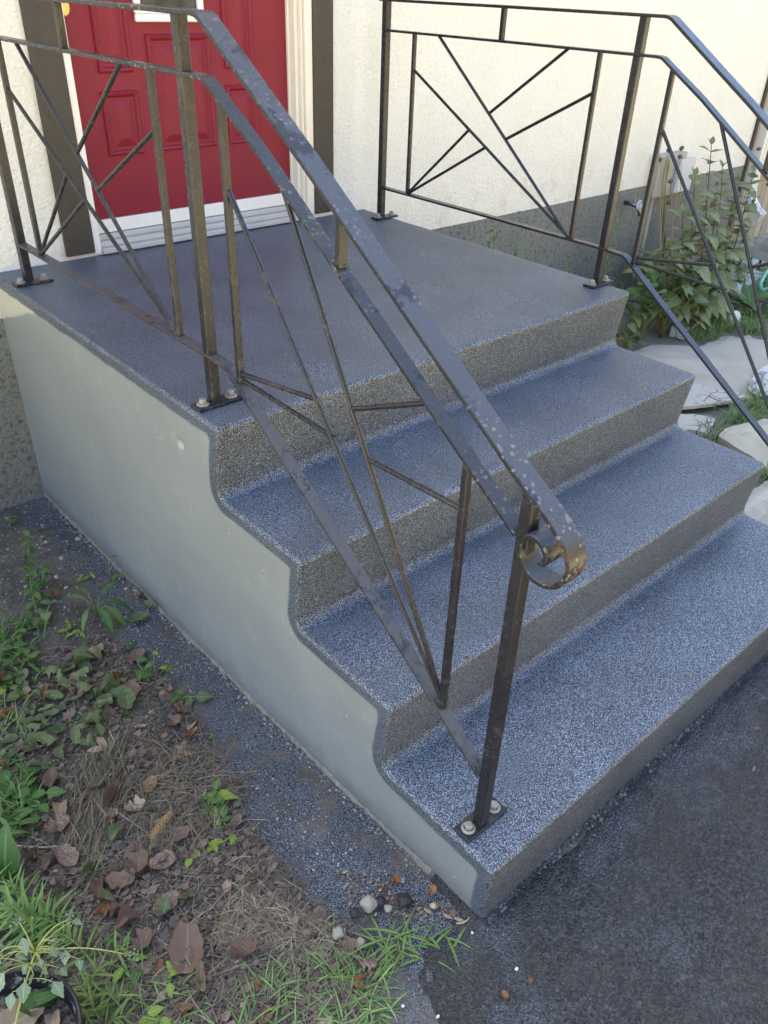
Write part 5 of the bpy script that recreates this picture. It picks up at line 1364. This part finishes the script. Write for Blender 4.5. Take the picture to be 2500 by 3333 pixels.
# stones
def stone(px, py, r, label, mat, name='stone', seed=1, flat=.7):
    p = gp(px, py); p.z = max(gsurf(p), -.75); s = MB(); bm = bmesh.new(); bmesh.ops.create_icosphere(bm, subdivisions=3, radius=r)
    for v in bm.verts:
        v.co *= 1+.35*noise.noise(v.co*(1.2/r)+Vector((seed, 0, 0)))+.12*noise.noise(v.co*(4/r)+Vector((0, seed, 0))); v.co.z = v.co.z*flat+r*flat*.6
    bm.verts.index_update(); s.add([v.co for v in bm.verts], [[v.index for v in f.verts] for f in bm.faces]); bm.free()
    o_ = s.build(name, mat, None, loc=p, smooth=True); return tag(o_, label, 'stone')
MAT_WST = simple('white_stone', (.26, .24, .20), .85, .6, 120, .002, .2); MAT_BLK = simple('tar_lump', (.018, .018, .020), .6, .9, 260, .003, .3)
stone(1200, 2958, .016, 'largest white stone by the grass at the asphalt edge', MAT_WST, seed=3, flat=.95)
stone(1100, 3050, .012, 'pale stone left under the grass blades', MAT_WST, seed=5); stone(1172, 3075, .008, 'small pale stone under the coarse grass', MAT_WST, seed=8)
stone(1262, 2967, .008, 'small rounded pale stone right of the black lump', MAT_WST, seed=9); stone(1308, 2876, .006, 'small pale pebble on the overspray beside the rust fragment', MAT_WST, seed=11)
stone(1410, 2955, .007, 'tan round pebble among the seed husks', simple('tan_pebble', (.40, .31, .20), .8), seed=13)
stone(1236, 2947, .011, 'black asphalt lump touching the white stone', MAT_BLK, 'asphalt_lump', 15); stone(1315, 2940, .015, 'crumbly black asphalt lump right of the white stone', MAT_BLK, 'asphalt_lump', 17); stone(1155, 2985, .010, 'black asphalt lump left below the white stone', MAT_BLK, 'asphalt_lump', 19)
stone(215, 1878, .007, 'pale tan pebble on the bare soil by the upright weed', MAT_WST, seed=23); stone(165, 1828, .006, 'pale pebble closer to the foundation', MAT_WST, seed=25); stone(268, 1815, .009, 'flat grey pebble near the painted side', simple('grey_pebble', (.26, .25, .23), .85), seed=27, flat=.4); stone(420, 1972, .006, 'whitish pebble under the lance-leaved weed', MAT_WST, seed=29)
# scraps on the asphalt
MAT_SCRAP = simple('white_scrap', (.5, .52, .55), .6)
for i, (x, y, k, lab) in enumerate([(1680, 3160, .006, 'white paint flake on the asphalt below the steps corner'), (1312, 3282, .005, 'white flake on the asphalt near the bottom edge'), (1424, 3316, .004, 'tiny white flake at the bottom edge'), (1536, 3044, .004, 'tiny white flake near the grass sprig')]):
    p = gp(x, y); p.z = -.7425; s = MB(); n = 7
    vs = [(math.cos(6.28*j/n)*k*U(.5, 1.2), math.sin(6.28*j/n)*k*U(.4, .9), 0) for j in range(n)]; s.add(vs+[(a_, b_, .0012) for a_, b_, _ in vs], [tuple(range(n-1, -1, -1)), tuple(range(n, 2*n))]+[(j, (j+1) % n, n+(j+1) % n, n+j) for j in range(n)])
    o_ = s.build('paint_flake', MAT_SCRAP, None, loc=p); tag(o_, lab, 'flake')
for i, (x, y, k, kind, lab) in enumerate([(1726, 3202, 18, 'rust', 'tiny rusty leaf chip on the asphalt'), (1642, 3246, 28, 'rust', 'rusty leaf chip on the asphalt nearer the bottom'), (2455, 2386, 22, 'tan', 'tan chip on the asphalt at the right edge'), (2447, 2516, 26, 'tan', 'curved tan chip lower on the right asphalt')]):
    o_ = fallen(x, y, k, kind, 3 if i > 1 else 0, lab, .4+i, lift=.0, group='leaf chips on the asphalt'); o_.location.z = -.742
# ------------------------------------------------------------------ nursery pot with its plant
PC = Vector((-.802, -1.905, 0)); PC.z = gz(PC.x, PC.y); zr = -.625-PC.z
pot = empty('nursery_pot', PC, label='black plastic nursery pot with dried soil at the bottom left corner', cat='pot')
M = NT('black_plastic'); sc1 = M.ramp(M.noise(22, 4, .7), [(.60, 0), (.68, .75)]); M.p('Base Color', M.mix(sc1, (.014, .014, .016), (.36, .36, .36))); M.p('Roughness', .38); MAT_POT = M.m
s = MB(); s.lathe([(.088, -.01), (.112, zr-.022), (.1135, zr-.020), (.121, zr-.019), (.1225, zr-.004), (.1205, zr), (.1165, zr), (.1145, zr-.006), (.108, zr-.07), (.104, zr-.08)], 48)
o_ = s.build('pot_body', MAT_POT, pot); smooth_angle(o_, 40)
s = MB(); vs = [(0, 0, zr-.045)]; nr, nk = 9, 40
for i in range(1, nr+1):
    for k in range(nk):
        a_ = 6.283*k/nk; r_ = .1075*i/nr; vs.append((r_*math.cos(a_), r_*math.sin(a_), zr-.048+.010*nz(r_*math.cos(a_), r_*math.sin(a_), 30, 5)))
s.add(vs, [(0, 1+k, 1+(k+1) % nk) for k in range(nk)]+[(1+i*nk+k, 1+(i+1)*nk+k, 1+(i+1)*nk+(k+1) % nk, 1+i*nk+(k+1) % nk) for i in range(nr-1) for k in range(nk)])
M = NT('potting_soil'); M.p('Base Color', M.mix(M.ramp(M.noise(90, 5, .7), [(.40, 0), (.62, 1)]), (.022, .016, .012), (.20, .16, .125))); M.p('Roughness', .95); M.bump(M.noise(160, 4, .7), 1, .004)
s.build('potting_soil', M.m, pot, smooth=True)
for i, (x, y, k, lab) in enumerate([(70, 3318, 150, 'pale tan dead leaf lying on the soil in the pot'), (175, 3330, 70, 'small tan leaf beside the big one in the pot'), (95, 3260, 55, 'curled tan leaf on the pot soil below the plant')]):
    d = ray(x, y); t = (PC.z+zr-.040-CAM.z)/d.z; p = CAM+d*t; L_ = k*((p-CAM).dot(FWD))/FPX
    o_ = bpy.data.objects.new('fallen_leaf', DM['tan'][(0, 2, 3)[i]]); COL.objects.link(o_); o_.location = p; o_.rotation_euler = (.1, .1, i*1.3); o_.scale = (L_, L_, L_); tag(o_, lab, 'leaf', 'leaves lying in the pot')
pb = Vector((PC.x+.012, PC.y+.018, PC.z+zr-.045))
lamb = empty('goosefoot_plant', pb, label='spindly goosefoot plant with pale diamond leaves growing from the black pot', cat='plant')
def above(px, py, h): 
    d = ray(px, py); t = (pb.z+h-CAM.z)/d.z; return CAM+d*t-pb
ST_YEL = simple('yellow_green_stem', (.36, .38, .10), .5)
S0 = curve_pts((0, 0, 0), above(115, 3100, .10), (0, .0, .01), 6); stem(lamb, S0, .0022, .0016, ST_YEL)
br = [(180, 3065, .13, 3), (430, 3110, .06, 2), (0, 3100, .13, 3), (-20, 3140, .10, 2), (235, 2990, .12, 3), (60, 3000, .16, 2), (195, 3100, .10, 3), (150, 3180, .04, 3)]
bm = bmesh.new(); bmesh.ops.create_icosphere(bm, subdivisions=1, radius=1); s = MB(); bm.verts.index_update(); s.add([v.co for v in bm.verts], [[v.index for v in f.verts] for f in bm.faces]); bm.free()
BUD = s.mesh('flower_bud', LF_PALE, True)
for tx, ty, h, nl in br:
    tip = above(tx, ty, h); P = curve_pts(S0[-1], tip, (0, 0, .02), 7); stem(lamb, P, .0012, .0007, ST_YEL, 'branch', 5)
    for i in range(16):
        inst(BUD, 'flower_bud', lamb, tip+Vector((rnd.gauss(0, .006), rnd.gauss(0, .006), rnd.gauss(0, .006))), (0, 0, 0), (.0024,)*3)
for x, y, h, k in [(72, 3052, .13, 46), (80, 3195, .09, 52), (145, 3140, .10, 44), (14, 3165, .11, 60), (215, 3090, .10, 38), (237, 2996, .12, 28), (172, 3195, .07, 50), (110, 3175, .09, 34), (130, 3120, .12, 26), (195, 3150, .07, 30), (50, 3110, .12, 34), (160, 3090, .12, 30), (0, 3120, .11, 40), (255, 3120, .08, 30), (90, 3140, .11, 40), (40, 3230, .07, 44)]:
    p = above(x, y, h); L_ = k*((p+pb-CAM).dot(FWD))/FPX; src = min(S0+[S0[-1]], key=lambda q: (q-p).length)
    dr = Vector((U(-1, 1), U(-1, 1)-.5, -.5)); stem(lamb, curve_pts(src, p, (0, 0, .008), 5), .0009, .0006, ST_YEL, 'petiole', 5)
    put_leaf(lamb, LM['pale'][rnd.randrange(3)], p, dr, L_*1.3, roll=U(-.3, .3))
for x, y, h, k in [(215, 3175, .05, 66), (195, 3215, .04, 60), (130, 3220, .04, 66), (165, 3230, .04, 55), (125, 3300, .0, 60), (118, 3200, .05, 40)]:
    p = above(x, y, h); a0 = S0[2]; dr = p-a0; put_leaf(lamb, LM['lan'][rnd.randrange(3)], a0, dr, dr.length*1.25, wid=1.2)
